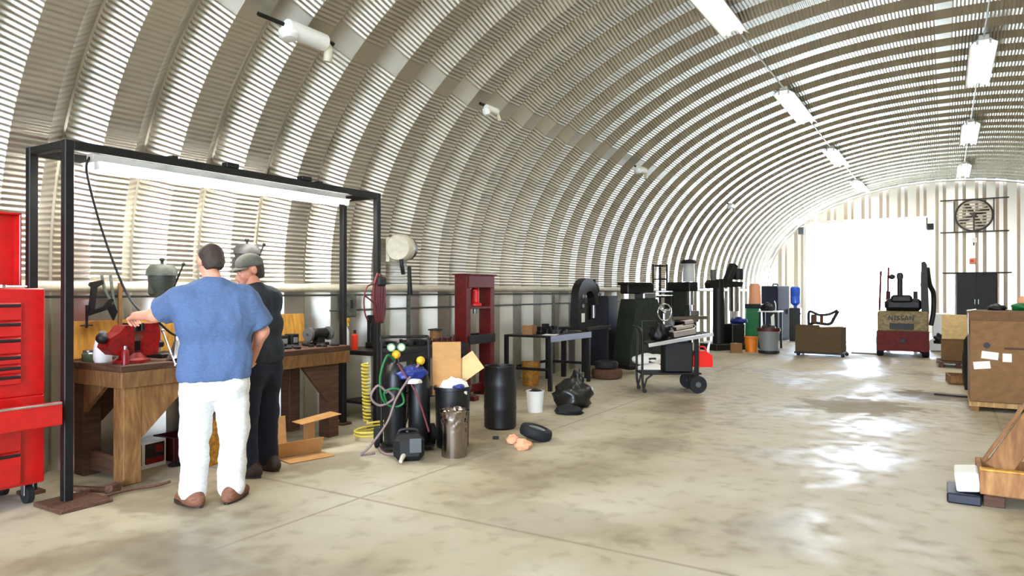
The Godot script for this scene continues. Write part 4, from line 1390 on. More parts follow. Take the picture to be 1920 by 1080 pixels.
func build_man_cap() -> void:
	var yaw := deg_to_rad(100.0)
	var o := thing("person", "man in a grey cap and dark work clothes looking down beside the bench", "person", P(-4.66, 0, 3.72), yaw)
	var hc := V(0.0, 1.605, -0.08)
	var hb := Basis.from_euler(Vector3(-0.26, 0.98, 0.05))
	var sl := V(-0.19, 1.4, -0.02); var el := V(-0.235, 1.12, 0.0); var wl := V(-0.19, 0.9, -0.14)
	var sr := V(0.19, 1.4, -0.03); var er := V(0.22, 1.14, -0.12); var wr := V(0.12, 1.0, -0.34)
	var b := MB.new()
	net(b, [
		[V(0, 1.46, -0.04), V(0, 1.55, -0.06), 0.06, 0.056],
		[V(-0.08, 1.36, -0.02), V(0.08, 1.36, -0.02), 0.105, 0.105], [V(-0.07, 1.18, 0.0), V(0.07, 1.18, 0.0), 0.115, 0.115], [V(-0.06, 1.0, 0.0), V(0.06, 1.0, 0.0), 0.115, 0.115],
		[sl, el, 0.052, 0.042], [el, wl, 0.042, 0.028], [sr, er, 0.052, 0.042], [er, wr, 0.042, 0.028],
		[V(-0.1, 0.9, 0), V(-0.11, 0.49, -0.02), 0.08, 0.053], [V(-0.11, 0.49, -0.02), V(-0.11, 0.1, 0), 0.05, 0.035], [V(0.1, 0.9, 0), V(0.12, 0.49, -0.02), 0.08, 0.053], [V(0.12, 0.49, -0.02), V(0.11, 0.1, 0), 0.05, 0.035]], 0.014, 55.0)
	net(b, head_prims(hc, hb), 0.006, 110.0)
	net(b, [[wl + (el - wl) * 0.2, wl, 0.03, 0.027]] + hand(wl, V(0.15, -0.7, -0.6), V(0.3, 0.4, -0.6), 0.5), 0.0035, 420.0)
	net(b, [[wr + (er - wr) * 0.2, wr, 0.03, 0.027]] + hand(wr, V(-0.2, -0.3, -0.9), V(-0.8, 0.4, 0), 0.6), 0.0035, 420.0)
	part(o, "body", b, M.skin)
	face_bits(o, hc, hb)
	var hp := MB.new()
	net(hp, [[hc + hb * V(0, 0.03, 0.018), Vector3(0.082, 0.09, 0.098), hb], [hc + hb * V(0, -0.03, 0.055), Vector3(0.068, 0.06, 0.05), hb]], 0.006, 110.0, func(p):
		var l: Vector3 = hb.transposed() * (p - hc)
		return max(-0.01 - l.z, max(-0.065 - l.y, l.y - 0.05)))
	part(o, "hair", hp, M.hair, "short dark hair")
	var cp := MB.new()
	net(cp, [[hc + hb * V(0, 0.06, 0.012), Vector3(0.089, 0.08, 0.104), hb], [hc + hb * V(0, 0.072, 0.002), Vector3(0.085, 0.07, 0.095), hb]], 0.006, 90.0, func(p):
		var l: Vector3 = hb.transposed() * (p - hc)
		return 0.055 - l.y + 0.1 * (l.z + 0.09) * -1.0)
	var cap := part(o, "cap", cp, M.cap, "grey baseball cap")
	var br := MB.new()
	br.T = Transform3D(hb, hc)
	br.grid(12, 6, func(u, w):
		var a: float = lerpf(-1.25, 1.25, u)
		var r: float = lerpf(0.078, 0.17, w * (0.35 + 0.65 * cos(a * 0.95)))
		return V(sin(a) * minf(r, 0.1) * 0.95, 0.064 - 0.015 * w - 0.012 * absf(sin(a)), -cos(a) * r * 0.98))
	br.grid(12, 6, func(u, w):
		var a: float = lerpf(-1.25, 1.25, u)
		var r: float = lerpf(0.078, 0.17, w * (0.35 + 0.65 * cos(a * 0.95)))
		return V(sin(a) * minf(r, 0.1) * 0.95, 0.059 - 0.015 * w - 0.012 * absf(sin(a)), -cos(a) * r * 0.98), true)
	part(cap, "brim", br, M.cap)
	var s := MB.new()
	net(s, [
		[V(-0.1, 1.36, -0.02), V(0.1, 1.36, -0.02), 0.135, 0.135], [V(-0.085, 1.18, 0.0), V(0.085, 1.18, 0.0), 0.14, 0.14], [V(-0.08, 1.0, 0.0), V(0.08, 1.0, 0.0), 0.14, 0.14], [V(-0.08, 0.93, 0.0), V(0.08, 0.93, 0.0), 0.138, 0.138],
		[V(0, 1.46, -0.045), V(0, 1.49, -0.06), 0.085, 0.072],
		[sl, el, 0.082, 0.068], [el, wl, 0.066, 0.05], [sr, er, 0.082, 0.068], [er, wr, 0.066, 0.05]], 0.0105, 45.0, func(p):
		return max(max(0.885 - p.y if absf(p.x) < 0.17 or p.y < 0.8 else -1.0, p.y - 1.515 - 0.3 * p.z), max((p - wl).dot((wl - el).normalized()) + 0.015 if p.x < -0.1 and p.y < 1.1 and p.z < -0.06 else -1.0, (p - wr).dot((wr - er).normalized()) + 0.015 if p.z < -0.25 else -1.0)))
	wrinkle(s, 0.014, 3.5, 28, V(1.4, 1.0, 1.4))
	part(o, "work_shirt", s, M.work_shirt, "dark grey work shirt")
	var t := MB.new()
	net(t, [
		[V(-0.08, 0.92, 0.0), V(0.08, 0.92, 0.0), 0.128, 0.128], [V(-0.085, 0.82, 0.005), V(0.085, 0.82, 0.005), 0.125, 0.125],
		[V(-0.1, 0.8, 0.0), V(-0.115, 0.47, -0.015), 0.12, 0.088], [V(-0.115, 0.47, -0.015), V(-0.115, 0.1, 0.0), 0.086, 0.078], [V(0.1, 0.8, 0.0), V(0.125, 0.47, -0.015), 0.12, 0.088], [V(0.125, 0.47, -0.015), V(0.115, 0.1, 0.0), 0.086, 0.078]], 0.0105, 60.0, func(p): return 0.04 - p.y)
	wrinkle(t, 0.014, 3.0, 35, V(1.2, 1.6, 1.2))
	var j := part(o, "jeans", t, M.jeans, "dark blue jeans")
	var bl := MB.new()
	bl.lathe(V(0, 0.955, 0.0), [Vector2(0.0, -0.02), Vector2(0.145, -0.02), Vector2(0.145, 0.02), Vector2(0, 0.02)], 24)
	for i in bl.v.size(): bl.v[i].x *= 1.55
	# keys on the belt
	var ky := MB.new()
	ky.tube(spline([V(-0.2, 0.86, -0.09), V(-0.235, 0.8, -0.09), V(-0.225, 0.74, -0.08)], 4), 0.008, 8)
	ky.box(V(-0.228, 0.71, -0.08), V(0.01, 0.07, 0.03), 0.002)
	part(o, "key_ring", ky, M.bare_steel)
	shoe(o, V(-0.12, 0, 0.03), 0.2, M.shoe_dark)
	shoe(o, V(0.12, 0, 0.03), -0.25, M.shoe_dark)
# ---------- middle of the left wall ----------
func legs4(t: Node3D, w: float, dp: float, h: float, s: float, m: Material) -> void:
	for x in [-1.0, 1.0]:
		for z in [-1.0, 1.0]:
			var b := MB.new()
			b.box(Vector3(x * (w * 0.5 - s * 0.5), h * 0.5, z * (dp * 0.5 - s * 0.5)), Vector3(s, h, s), 0.004)
			part(t, "leg", b, m)

func lump(seed_: int, size: Vector3, amp: float, m: MB, c := Vector3.ZERO, fr := 5.0) -> void:
	var f := FastNoiseLite.new()
	f.seed = seed_
	f.frequency = fr
	f.fractal_octaves = 3
	m.grid(28, 16, func(u, w):
		var a: float = u * TAU
		var ph: float = w * PI
		var d := Vector3(sin(ph) * cos(a), cos(ph), -sin(ph) * sin(a))
		var r := 1.0 + amp * f.get_noise_3dv(d * 0.22) * 0.9
		var p := d * size * r
		p.y = maxf(p.y, -size.y * 0.62)
		return c + p + Vector3(0, size.y * 0.62, 0))

func build_middle() -> void:
	var f: MB
	var t: Node3D
	# black steel table
	t = thing("steel_table", "black steel table cluttered with parts between the frame and the red press", "table", P(-5.53, 0, 6.55))
	f = MB.new()
	f.box(Vector3(0, 0.77, 0), Vector3(0.7, 0.05, 1.66), 0.005)
	part(t, "top", f, M.black_iron)
	f = MB.new()
	f.box(Vector3(0.335, 0.7, 0), Vector3(0.02, 0.09, 1.6), 0.003)
	part(t, "apron", f, M.black_iron)
	legs4(t, 0.68, 1.6, 0.745, 0.08, M.black_iron)
	f = MB.new()
	f.box(Vector3(0, 0.2, 0), Vector3(0.6, 0.03, 1.46), 0.004)
	part(t, "shelf", f, M.black_iron)
	# things on it
	t = thing("spray_bottle", "white spray bottle with yellow trigger at the table end", "bottle", P(-5.78, 0.795, 5.8))
	f = MB.new()
	f.lathe(Vector3.ZERO, [Vector2(0, 0), Vector2(0.045, 0), Vector2(0.048, 0.02), Vector2(0.048, 0.2), Vector2(0.02, 0.27), Vector2(0.016, 0.3), Vector2(0, 0.3)], 18)
	part(t, "bottle", f, M.plastic_white)
	f = MB.new()
	f.box(Vector3(0.01, 0.33, 0), Vector3(0.09, 0.045, 0.05), 0.008)
	f.box(Vector3(0.045, 0.29, 0), Vector3(0.012, 0.06, 0.02), 0.003, rz(0.3))
	part(t, "trigger", f, M.yellow)
	t = thing("orange_bottle", "small orange red bottle with dark cap on the black table", "bottle", P(-5.62, 0.795, 5.79))
	f = MB.new()
	f.lathe(Vector3.ZERO, [Vector2(0, 0), Vector2(0.036, 0), Vector2(0.038, 0.01), Vector2(0.038, 0.16), Vector2(0.018, 0.18), Vector2(0, 0.18)], 16)
	part(t, "bottle", f, M.orange_red)
	f = MB.new()
	f.lathe(Vector3(0, 0.1805, 0), [Vector2(0, 0), Vector2(0.017, 0), Vector2(0.015, 0.04), Vector2(0, 0.04)], 12)
	part(t, "cap", f, M.black)
	t = thing("arbor_press", "dark arbor press with a tall rack at the rear of the black table", "press", P(-5.66, 0.795, 6.15))
	f = MB.new()
	f.box(Vector3(0.02, 0.03, 0), Vector3(0.2, 0.06, 0.14), 0.008)
	f.box(Vector3(-0.05, 0.2, 0), Vector3(0.06, 0.3, 0.09), 0.01)
	f.box(Vector3(0.01, 0.33, 0), Vector3(0.18, 0.09, 0.1), 0.012)
	part(t, "frame", f, M.black_iron)
	f = MB.new()
	f.box(Vector3(0.07, 0.32, 0), Vector3(0.025, 0.36, 0.025), 0.002)
	part(t, "ram", f, M.dark_steel)
	f = MB.new()
	f.cyl(Vector3(0.03, 0.34, 0.06), Vector3(0.1, 0.24, 0.16), 0.009, -1, 8)
	part(t, "lever", f, M.black_iron)
	var rng := RandomNumberGenerator.new()
	rng.seed = 77
	f = MB.new()
	for i in 46:
		var p := Vector3(rng.randf_range(-0.24, 0.26), 0.0, rng.randf_range(-0.5, 0.55))
		var hh := rng.randf_range(0.02, 0.07)
		if i % 3 != 0: f.box(p + Vector3(0, hh * 0.5, 0), Vector3(rng.randf_range(0.03, 0.12), hh, rng.randf_range(0.03, 0.1)), 0.004, ry(rng.randf() * 3))
		else: f.cyl(p + Vector3(0, 0.02, 0), p + Vector3(rng.randf_range(-0.08, 0.08), 0.02, 0.12), 0.018, -1, 8)
	one("machine_parts", "scatter of dark machine parts covering the black table", "scrap", f, M.dark_steel, P(-5.56, 0.795, 6.75)).set_meta("kind", "stuff")
	# brass pot and red cups at the far end
	t = thing("parts_pot", "small tan pot with a dark lid beside the red press", "pot", P(-5.5, 0.795, 7.1))
	f = MB.new()
	f.lathe(Vector3.ZERO, [Vector2(0, 0), Vector2(0.07, 0), Vector2(0.075, 0.02), Vector2(0.07, 0.16), Vector2(0, 0.16)], 18)
	part(t, "body", f, M.wood_old)
	f = MB.new()
	f.lathe(Vector3(0, 0.1605, 0), [Vector2(0, 0), Vector2(0.095, 0), Vector2(0.095, 0.015), Vector2(0, 0.025)], 18)
	part(t, "lid", f, M.dark_steel)
	for i in 4:
		t = thing("parts_cup", "small red parts cup, %s in the row before the tan pot" % ["first", "second", "third", "fourth"][i], "cup", P(-5.3, 0.795, 6.86 + i * 0.11), 0, "red parts cups on the black table")
		f = MB.new()
		f.lathe(Vector3.ZERO, [Vector2(0, 0), Vector2(0.03, 0), Vector2(0.035, 0.07 + 0.01 * (i % 2)), Vector2(0.03, 0.07 + 0.01 * (i % 2)), Vector2(0.026, 0.01), Vector2(0, 0.01)], 14)
		part(t, "cup", f, M.dark_red)
		f = MB.new()
		f.cyl(Vector3(0, 0.02, 0), Vector3(0.02, 0.11, 0.01), 0.006, -1, 6)
		part(t, "bolt", f, M.bare_steel)

	# hydraulic press
	t = thing("hydraulic_press", "dark red hydraulic shop press standing by the wall", "press", P(-5.52, 0, 7.98))
	for z in [0.29, -0.29]:
		f = MB.new()
		f.box(Vector3(0.02, 0.84, z), Vector3(0.2, 1.66, 0.1), 0.006)
		part(t, "column", f, M.press_red)
		f = MB.new()
		f.box(Vector3(0.04, 0.03, z), Vector3(0.42, 0.06, 0.12), 0.006)
		part(t, "foot", f, M.press_red)
	f = MB.new()
	f.box(Vector3(0.02, 1.58, 0), Vector3(0.22, 0.17, 0.6), 0.006)
	f.box(Vector3(0.02, 1.675, 0), Vector3(0.26, 0.02, 0.72), 0.004)
	part(t, "head_beam", f, M.press_red)
	f = MB.new()
	f.lathe(Vector3(0.02, 1.25, 0), [Vector2(0, 0), Vector2(0.09, 0), Vector2(0.09, 0.03), Vector2(0.06, 0.05), Vector2(0.06, 0.22), Vector2(0.04, 0.245), Vector2(0, 0.245)], 18)
	f.cyl(Vector3(0.09, 1.3, 0.07), Vector3(0.09, 1.45, 0.07), 0.025, -1, 12)
	part(t, "bottle_jack", f, M.gas_red)
	f = MB.new()
	f.box(Vector3(0.02, 1.225, 0), Vector3(0.2, 0.03, 0.47), 0.004)
	part(t, "press_plate", f, M.press_red)
	f = MB.new()
	f.lathe(Vector3(0.02, 1.14, 0), [Vector2(0, 0), Vector2(0.03, 0), Vector2(0.03, 0.07), Vector2(0, 0.07)], 14)
	part(t, "ram", f, M.bare_steel)
	f = MB.new()
	f.box(Vector3(0.14, 0.8, 0), Vector3(0.03, 0.12, 0.62), 0.004)
	f.box(Vector3(-0.1, 0.8, 0), Vector3(0.03, 0.12, 0.62), 0.004)
	part(t, "bed", f, M.dark_steel)
	f = MB.new()
	f.box(Vector3(-0.02, 0.12, 0), Vector3(0.05, 0.1, 0.47), 0.004)
	part(t, "lower_tie", f, M.press_red)

	# steel table with bright edge
	t = thing("angle_table", "dark table with a bright blue grey steel edge before the band saw", "table", P(-5.24, 0, 9.62))
	f = MB.new()
	f.box(Vector3(0, 0.785, 0), Vector3(0.8, 0.03, 1.34), 0.004)
	part(t, "top", f, M.black_iron)
	f = MB.new()
	f.box(Vector3(0.405, 0.755, 0), Vector3(0.012, 0.09, 1.36), 0.003)
	part(t, "edge_angle", f, M.edge_steel, "bright blue grey steel edge")
	legs4(t, 0.8, 1.34, 0.77, 0.055, M.black_iron)
	for z in [0.6, -0.6]:
		f = MB.new()
		f.box(Vector3(0, 0.3, z), Vector3(0.7, 0.04, 0.04), 0.003)
		part(t, "stretcher", f, M.black_iron)
	f = MB.new()
	f.box(Vector3(-0.36, 0.3, 0), Vector3(0.04, 0.04, 1.2), 0.003)
	part(t, "stretcher", f, M.black_iron)
	t = thing("small_carton", "small tan carton at the near end of the edged table", "carton", P(-5.3, 0.8, 9.12), 0.2)
	f = MB.new()
	f.box(Vector3(0, 0.07, 0), Vector3(0.16, 0.14, 0.2), 0.004)
	part(t, "box", f, M.card_dark)
	f = MB.new()
	f.box(Vector3(0, 0.143, 0), Vector3(0.05, 0.003, 0.2), 0.001)
	part(t, "tape", f, M.card_light)
	f = MB.new()
	for i in 26:
		var p := Vector3(rng.randf_range(-0.16, 0.16), 0, rng.randf_range(-0.25, 0.25))
		var hh := rng.randf_range(0.04, 0.16) * (1.0 - 2.0 * absf(p.z))
		f.box(p + Vector3(0, maxf(hh, 0.03) * 0.5, 0), Vector3(rng.randf_range(0.03, 0.1), maxf(hh, 0.03), rng.randf_range(0.03, 0.09)), 0.005, ry(rng.randf() * 3))
	one("gear_pile", "heap of dark greasy gear parts on the edged table", "scrap", f, M.black_iron, P(-5.15, 0.8, 9.55)).set_meta("kind", "stuff")
	f = MB.new()
	f.box(Vector3(0, 0.004, 0), Vector3(0.2, 0.006, 0.26), 0.001)
	one("paper_sheet", "white paper sheet lying on the edged table corner", "paper", f, M.cloth_white, P(-4.98, 0.801, 9.2), 0.3)

	# C-frame machine on its stand
	t = thing("c_frame_press", "black C shaped throat press standing on a dark stand", "machine", P(-5.3, 0, 11.05), 0.0)
	f = MB.new()
	f.box(Vector3(0, 0.82, 0), Vector3(0.55, 0.05, 0.95), 0.005)
	part(t, "stand_top", f, M.black_iron)
	legs4(t, 0.5, 0.86, 0.795, 0.07, M.black_iron)
	f = MB.new()
	var outer := []
	var inner := []
	for i in 13:
		var a := PI * i / 12
		outer.append(Vector2(-0.05 - cos(a) * 0.4, 0.5 + sin(a) * 0.33))
		inner.append(Vector2(0.0 - cos(a) * 0.2, 0.44 + sin(a) * 0.17))
	inner.reverse()
	var cpoly := [Vector2(0.3, 0.0), Vector2(-0.48, 0.0), Vector2(-0.48, 0.1)] + outer + [Vector2(0.38, 0.36), Vector2(0.22, 0.36)] + inner + [Vector2(-0.2, 0.12), Vector2(0.3, 0.1)]
	f.prism(cpoly, -0.07, 0.07, Transform3D(Basis(Vector3(0, 0, -1), Vector3.UP, Vector3(1, 0, 0)), Vector3(0.02, 0.845, 0)))
	part(t, "c_frame", f, M.black_iron)
	f = MB.new()
	f.cyl(Vector3(0.02, 0.98, -0.3), Vector3(0.02, 1.34, -0.3), 0.03, -1, 12)
	part(t, "ram", f, M.bare_steel)
	f = MB.new()
	f.box(Vector3(0.02, 1.6, -0.33), Vector3(0.05, 0.12, 0.04), 0.004)
	f.ball(Vector3(0.02, 1.48, -0.36), Vector3(0.08, 0.11, 0.08), 14, 8)
	part(t, "head_cap", f, M.black)
	f = MB.new()
	f.box(Vector3(0.095, 1.0, 0.28), Vector3(0.004, 0.15, 0.13), 0.001)
	part(t, "paper_tag", f, M.cloth_white)
	for y in [1.2, 1.36]:
		f = MB.new()
		f.lathe(Vector3(0.092, y, 0.27), [Vector2(0, 0), Vector2(0.035, 0), Vector2(0.03, 0.012), Vector2(0, 0.014)], 14, rz(-PI / 2))
		part(t, "name_disc", f, M.grey)

	# floor things
	t = thing("plastic_drum", "tall black plastic drum in front of the red press", "drum", P(-4.03, 0, 6.32))
	f = MB.new()
	f.lathe(Vector3.ZERO, [Vector2(0, 0), Vector2(0.155, 0), Vector2(0.17, 0.02), Vector2(0.172, 0.2), Vector2(0.176, 0.22), Vector2(0.172, 0.24), Vector2(0.172, 0.44), Vector2(0.176, 0.46), Vector2(0.172, 0.48), Vector2(0.168, 0.63), Vector2(0.172, 0.64), Vector2(0.172, 0.66), Vector2(0.155, 0.66), Vector2(0.15, 0.63), Vector2(0, 0.63)], 28)
	part(t, "body", f, M.drum)
	f = MB.new()
	f.lathe(Vector3(0.08, 0.631, 0), [Vector2(0, 0), Vector2(0.03, 0), Vector2(0.03, 0.02), Vector2(0, 0.02)], 12)
	part(t, "bung", f, M.black)
	t = thing("bucket", "white plastic bucket full of dark scraps beside the trash bag", "bucket", P(-4.2, 0, 7.37))
	f = MB.new()
	f.lathe(Vector3.ZERO, [Vector2(0, 0), Vector2(0.09, 0), Vector2(0.108, 0.24), Vector2(0.114, 0.24), Vector2(0.114, 0.255), Vector2(0.102, 0.255), Vector2(0.088, 0.03), Vector2(0, 0.03)], 24)
	part(t, "pail", f, M.plastic_white)
	f = MB.new()
	lump(3, Vector3(0.09, 0.05, 0.09), 0.5, f, Vector3(0, 0.19, 0))
	part(t, "scraps", f, M.black_iron).set_meta("kind", "stuff")
	t = thing("bucket", "dirty yellow bucket on the floor under the edged table", "bucket", P(-5.45, 0, 9.42))
	f = MB.new()
	f.lathe(Vector3.ZERO, [Vector2(0, 0), Vector2(0.12, 0), Vector2(0.14, 0.34), Vector2(0.146, 0.34), Vector2(0.146, 0.36), Vector2(0.132, 0.36), Vector2(0.118, 0.03), Vector2(0, 0.03)], 24)
	part(t, "pail", f, M.bucket_yellow)
	f = MB.new()
	f.tube(spline([Vector3(0, 0.34, 0.147), Vector3(0.1, 0.3, 0.1), Vector3(0.15, 0.26, 0.0), Vector3(0.1, 0.3, -0.1), Vector3(0, 0.34, -0.147)], 5), 0.004, 6)
	part(t, "bail", f, M.mid_grey)
	t = thing("trash_bag", "crumpled black plastic trash bag beside the white bucket", "bag", P(-3.98, 0, 7.95), 0.4)
	f = MB.new()
	lump(12, Vector3(0.24, 0.2, 0.22), 0.55, f, Vector3.ZERO, 7.0)
	part(t, "bag", f, M.bag)
	f = MB.new()
	lump(15, Vector3(0.08, 0.16, 0.07), 0.6, f, Vector3(0.05, 0.18, -0.08), 9.0)
	part(t, "knot", f, M.bag)
	f = MB.new()
	lump(19, Vector3(0.16, 0.06, 0.12), 0.5, f, Vector3.ZERO, 7.0)
	one("black_rag", "flat black rag on the floor in front of the trash bag", "rag", f, M.rubber, P(-3.78, 0, 7.45), 0.3)
	t = thing("worn_tire", "small grey black wheel tire lying tilted on the concrete floor", "tire", P(-3.4, 0.075, 5.98))
	f = MB.new()
	f.lathe(Vector3.ZERO, [Vector2(0.085, -0.045), Vector2(0.12, -0.055), Vector2(0.15, -0.045), Vector2(0.16, -0.02), Vector2(0.16, 0.02), Vector2(0.15, 0.045), Vector2(0.12, 0.055), Vector2(0.085, 0.045), Vector2(0.085, -0.045)], 28)
	part(t, "tread", f, M.rubber)
	f = MB.new()
	f.lathe(Vector3.ZERO, [Vector2(0.07, -0.03), Vector2(0.086, -0.04), Vector2(0.086, 0.04), Vector2(0.07, 0.03), Vector2(0.07, -0.03)], 24)
	part(t, "rim", f, M.grey)
	t.rotation = Vector3(-0.12, 0, -0.25)
	for q in [["left", -3.5, 5.72, 0.05, 0.06, 31], ["right", -3.3, 5.56, 0.06, 0.075, 32]]:
		f = MB.new()
		lump(q[5], Vector3(q[4], q[3], q[4]), 0.5, f, Vector3.ZERO, 5.0)
		one("rag_ball", "small balled peach coloured rag, the %s one near the tire" % q[0], "rag", f, M.peach_cloth, P(q[1], 0, q[2]), 0, "peach rags on the floor")
	f = MB.new()
	f.box(Vector3(0, 0.014, 0), Vector3(0.06, 0.028, 0.035), 0.006)
	one("iron_lump", "small black iron lump on the floor left of the tire", "lump", f, M.black_iron, P(-3.75, 0, 5.8), 0.6)
	# old tires under the C frame press
	for q in [["lower", 0.085], ["upper, tilted", 0.23]]:
		t = thing("old_tire", "brown dusty tire by the table leg, %s of two" % q[0], "tire", P(-4.8, q[1], 10.85 - q[1] * 0.2), 0, "old tires stacked on the floor")
		f = MB.new()
		f.lathe(Vector3.ZERO, [Vector2(0.14, -0.06), Vector2(0.2, -0.08), Vector2(0.25, -0.065), Vector2(0.265, 0.0), Vector2(0.25, 0.065), Vector2(0.2, 0.08), Vector2(0.14, 0.06), Vector2(0.14, -0.06)], 28)
		part(t, "tread", f, M.rust if q[1] < 0.1 else M.rubber)
		if q[1] > 0.1:
			t.scale = Vector3(0.75, 0.75, 0.75)
			t.position.y = 0.232
	build_torch_corner()

func build_torch_corner() -> void:
	var f: MB
	var t := thing("torch_cart", "oxygen and acetylene torch cart with gauges and green hose", "torch cart", P(-4.2, 0, 5.0), -0.75)
	var cyls := [[-0.11, M.drum, 0.72], [0.11, M.drum, 0.78]]
	for q in cyls:
		f = MB.new()
		f.lathe(Vector3(0.0, 0.06, q[0]), [Vector2(0, 0), Vector2(0.09, 0), Vector2(0.1, 0.02), Vector2(0.1, q[2] - 0.16), Vector2(0.07, q[2] - 0.07), Vector2(0.035, q[2] - 0.04), Vector2(0.03, q[2]), Vector2(0, q[2])], 22)
		var c := part(t, "gas_cylinder", f, q[1])
		f = MB.new()
		f.cyl(Vector3(0, q[2] + 0.06, q[0]), Vector3(0, q[2] + 0.12, q[0]), 0.02, -1, 10)
		f.cyl(Vector3(0, q[2] + 0.1, q[0]), Vector3(0.12, q[2] + 0.1, q[0]), 0.016, -1, 10)
		f.ball(Vector3(0.1, q[2] + 0.1, q[0]), Vector3(0.045, 0.04, 0.04), 12, 8)
		part(c, "regulator", f, M.yellow)
		for s in ([-1.0, 1.0] if q[0] > 0.0 else []):
			f = MB.new()
			f.lathe(Vector3(0.1, q[2] + 0.165, q[0] + s * 0.045), [Vector2(0, -0.018), Vector2(0.036, -0.018), Vector2(0.036, 0.018), Vector2(0.028, 0.018), Vector2(0.028, 0.01), Vector2(0, 0.01)], 18, rz(-PI / 2))
			part(c, "gauge_case", f, M.gauge_green)
			f = MB.new()
			f.lathe(Vector3(0.112, q[2] + 0.165, q[0] + s * 0.045), [Vector2(0, 0.003), Vector2(0.027, 0.003), Vector2(0.027, 0.0), Vector2(0, 0.0)], 18, Basis(Vector3(0, 0, 1), Vector3(1, 0, 0), Vector3(0, 1, 0)))
			part(c, "gauge_face", f, M.cream)
	f = MB.new()
	f.box(Vector3(0, 0.045, 0), Vector3(0.28, 0.02, 0.46), 0.004)
	for z in [-0.22, 0.22]: f.tube([Vector3(-0.13, 0.05, z), Vector3(-0.14, 0.95, z), Vector3(-0.2, 1.02, z)], 0.014, 10)
	f.tube([Vector3(-0.2, 1.02, -0.22), Vector3(-0.2, 1.02, 0.22)], 0.014, 10)
	f.tube([Vector3(-0.135, 0.5, -0.22), Vector3(-0.135, 0.5, 0.22)], 0.012, 8)
	part(t, "frame", f, M.black_iron)
	for z in [-0.26, 0.26]:
		f = MB.new()
		f.lathe(Vector3(-0.16, 0.1, z), [Vector2(0, -0.025), Vector2(0.08, -0.025), Vector2(0.1, -0.018), Vector2(0.1, 0.018), Vector2(0.08, 0.025), Vector2(0, 0.025)], 20, rx(PI / 2))
		part(t, "wheel", f, M.rubber)
	f = MB.new()
	f.tube(spline([Vector3(0.12, 0.83, 0.13), Vector3(0.2, 0.88, 0.2), Vector3(0.2, 0.7, 0.26), Vector3(0.18, 0.5, 0.24), Vector3(0.16, 0.42, 0.14), Vector3(0.17, 0.46, 0.05), Vector3(0.18, 0.58, 0.1), Vector3(0.18, 0.56, 0.22), Vector3(0.16, 0.46, 0.2)], 7), 0.011, 8)
	part(t, "green_hose", f, M.hose_green)
	f = MB.new()
	f.tube(spline([Vector3(0.12, 0.8, -0.1), Vector3(0.18, 0.68, 0.0), Vector3(0.2, 0.5, 0.12), Vector3(0.22, 0.3, 0.2), Vector3(0.2, 0.1, 0.34), Vector3(0.16, 0.012, 0.42), Vector3(0.12, 0.012, 0.3)], 7), 0.011, 8)
	f.tube(spline([Vector3(0.17, 0.55, 0.2), Vector3(0.2, 0.62, 0.28), Vector3(0.19, 0.52, 0.34), Vector3(0.17, 0.44, 0.26), Vector3(0.18, 0.5, 0.14), Vector3(0.2, 0.58, 0.2)], 6), 0.011, 8)
	part(t, "grey_hose", f, M.hose_grey)
	f = MB.new()
	f.tube(spline([Vector3(0.12, 0.8, 0.1), Vector3(0.2, 0.55, -0.05), Vector3(0.24, 0.25, -0.15), Vector3(0.26, 0.2, -0.16)], 7), 0.01, 8)
	part(t, "red_hose", f, M.hose_red)
	f = MB.new()
	lump(44, Vector3(0.13, 0.07, 0.14), 0.5, f, Vector3(0.06, 0.66, -0.03), 6.0)
	part(t, "blue_cloth", f, M.blue)
	f = MB.new()
	lump(45, Vector3(0.06, 0.03, 0.07), 0.4, f, Vector3(0.15, 0.62, -0.04), 6.0)
	part(t, "white_cloth", f, M.cloth_white)
	# trash can with cardboard
	t = thing("trash_can", "black trash can filled with cardboard and a white bag", "trash can", P(-3.92, 0, 5.32))
	f = MB.new()
	f.lathe(Vector3.ZERO, [Vector2(0, 0), Vector2(0.14, 0), Vector2(0.15, 0.02), Vector2(0.165, 0.53), Vector2(0.178, 0.535), Vector2(0.178, 0.565), Vector2(0.16, 0.565), Vector2(0.145, 0.1), Vector2(0, 0.1)], 26)
	part(t, "body", f, M.drum)
	f = MB.new()
	lump(51, Vector3(0.13, 0.1, 0.13), 0.4, f, Vector3(0.02, 0.48, 0.0), 5.0)
	var b := part(t, "white_bag", f, M.cloth_white)
	f = MB.new()
	lump(52, Vector3(0.06, 0.03, 0.05), 0.3, f, Vector3(0.11, 0.55, 0.06), 5.0)
	part(b, "blue_print", f, M.blue)
	f = MB.new()
	f.box(Vector3(-0.09, 0.72, -0.03), Vector3(0.008, 0.5, 0.27), 0.001, ry(-0.85) * rz(0.06))
	one("cardboard_sheet", "upright tan cardboard sheet standing in the trash can", "cardboard", f, M.card, P(-3.92, 0, 5.32), 0, "cardboard in the trash can")
	f = MB.new()
	f.box(Vector3(0.03, 0.72, -0.18), Vector3(0.008, 0.2, 0.28), 0.001, ry(-0.8) * rx(0.6) * rz(0.15))
	one("cardboard_sheet", "pale cardboard piece tilted over the rim of the trash can", "cardboard", f, M.card_light, P(-3.92, 0, 5.32), 0, "cardboard in the trash can")
	# shiny crinkled can
	t = thing("metal_pail", "dented shiny metal pail standing before the trash can", "pail", P(-3.68, 0, 5.02))
	f = MB.new()
	var nz := FastNoiseLite.new()
	nz.seed = 61
	nz.frequency = 2.2
	f.grid(48, 24, func(u, w):
		var a: float = u * TAU
		var r: float = lerpf(0.108, 0.125, w)
		var e: float = clampf((w - 0.5) * 4.0, 0.0, 1.0)
		r += 0.01 * e * nz.get_noise_2d(u * 9.0, w * 5.0) * 2.0 + 0.003 * cos(a * 20.0) * (1.0 - e)
		if w > 0.96: r += 0.006
		return Vector3(r * cos(a), 0.405 * w, -r * sin(a)), true)
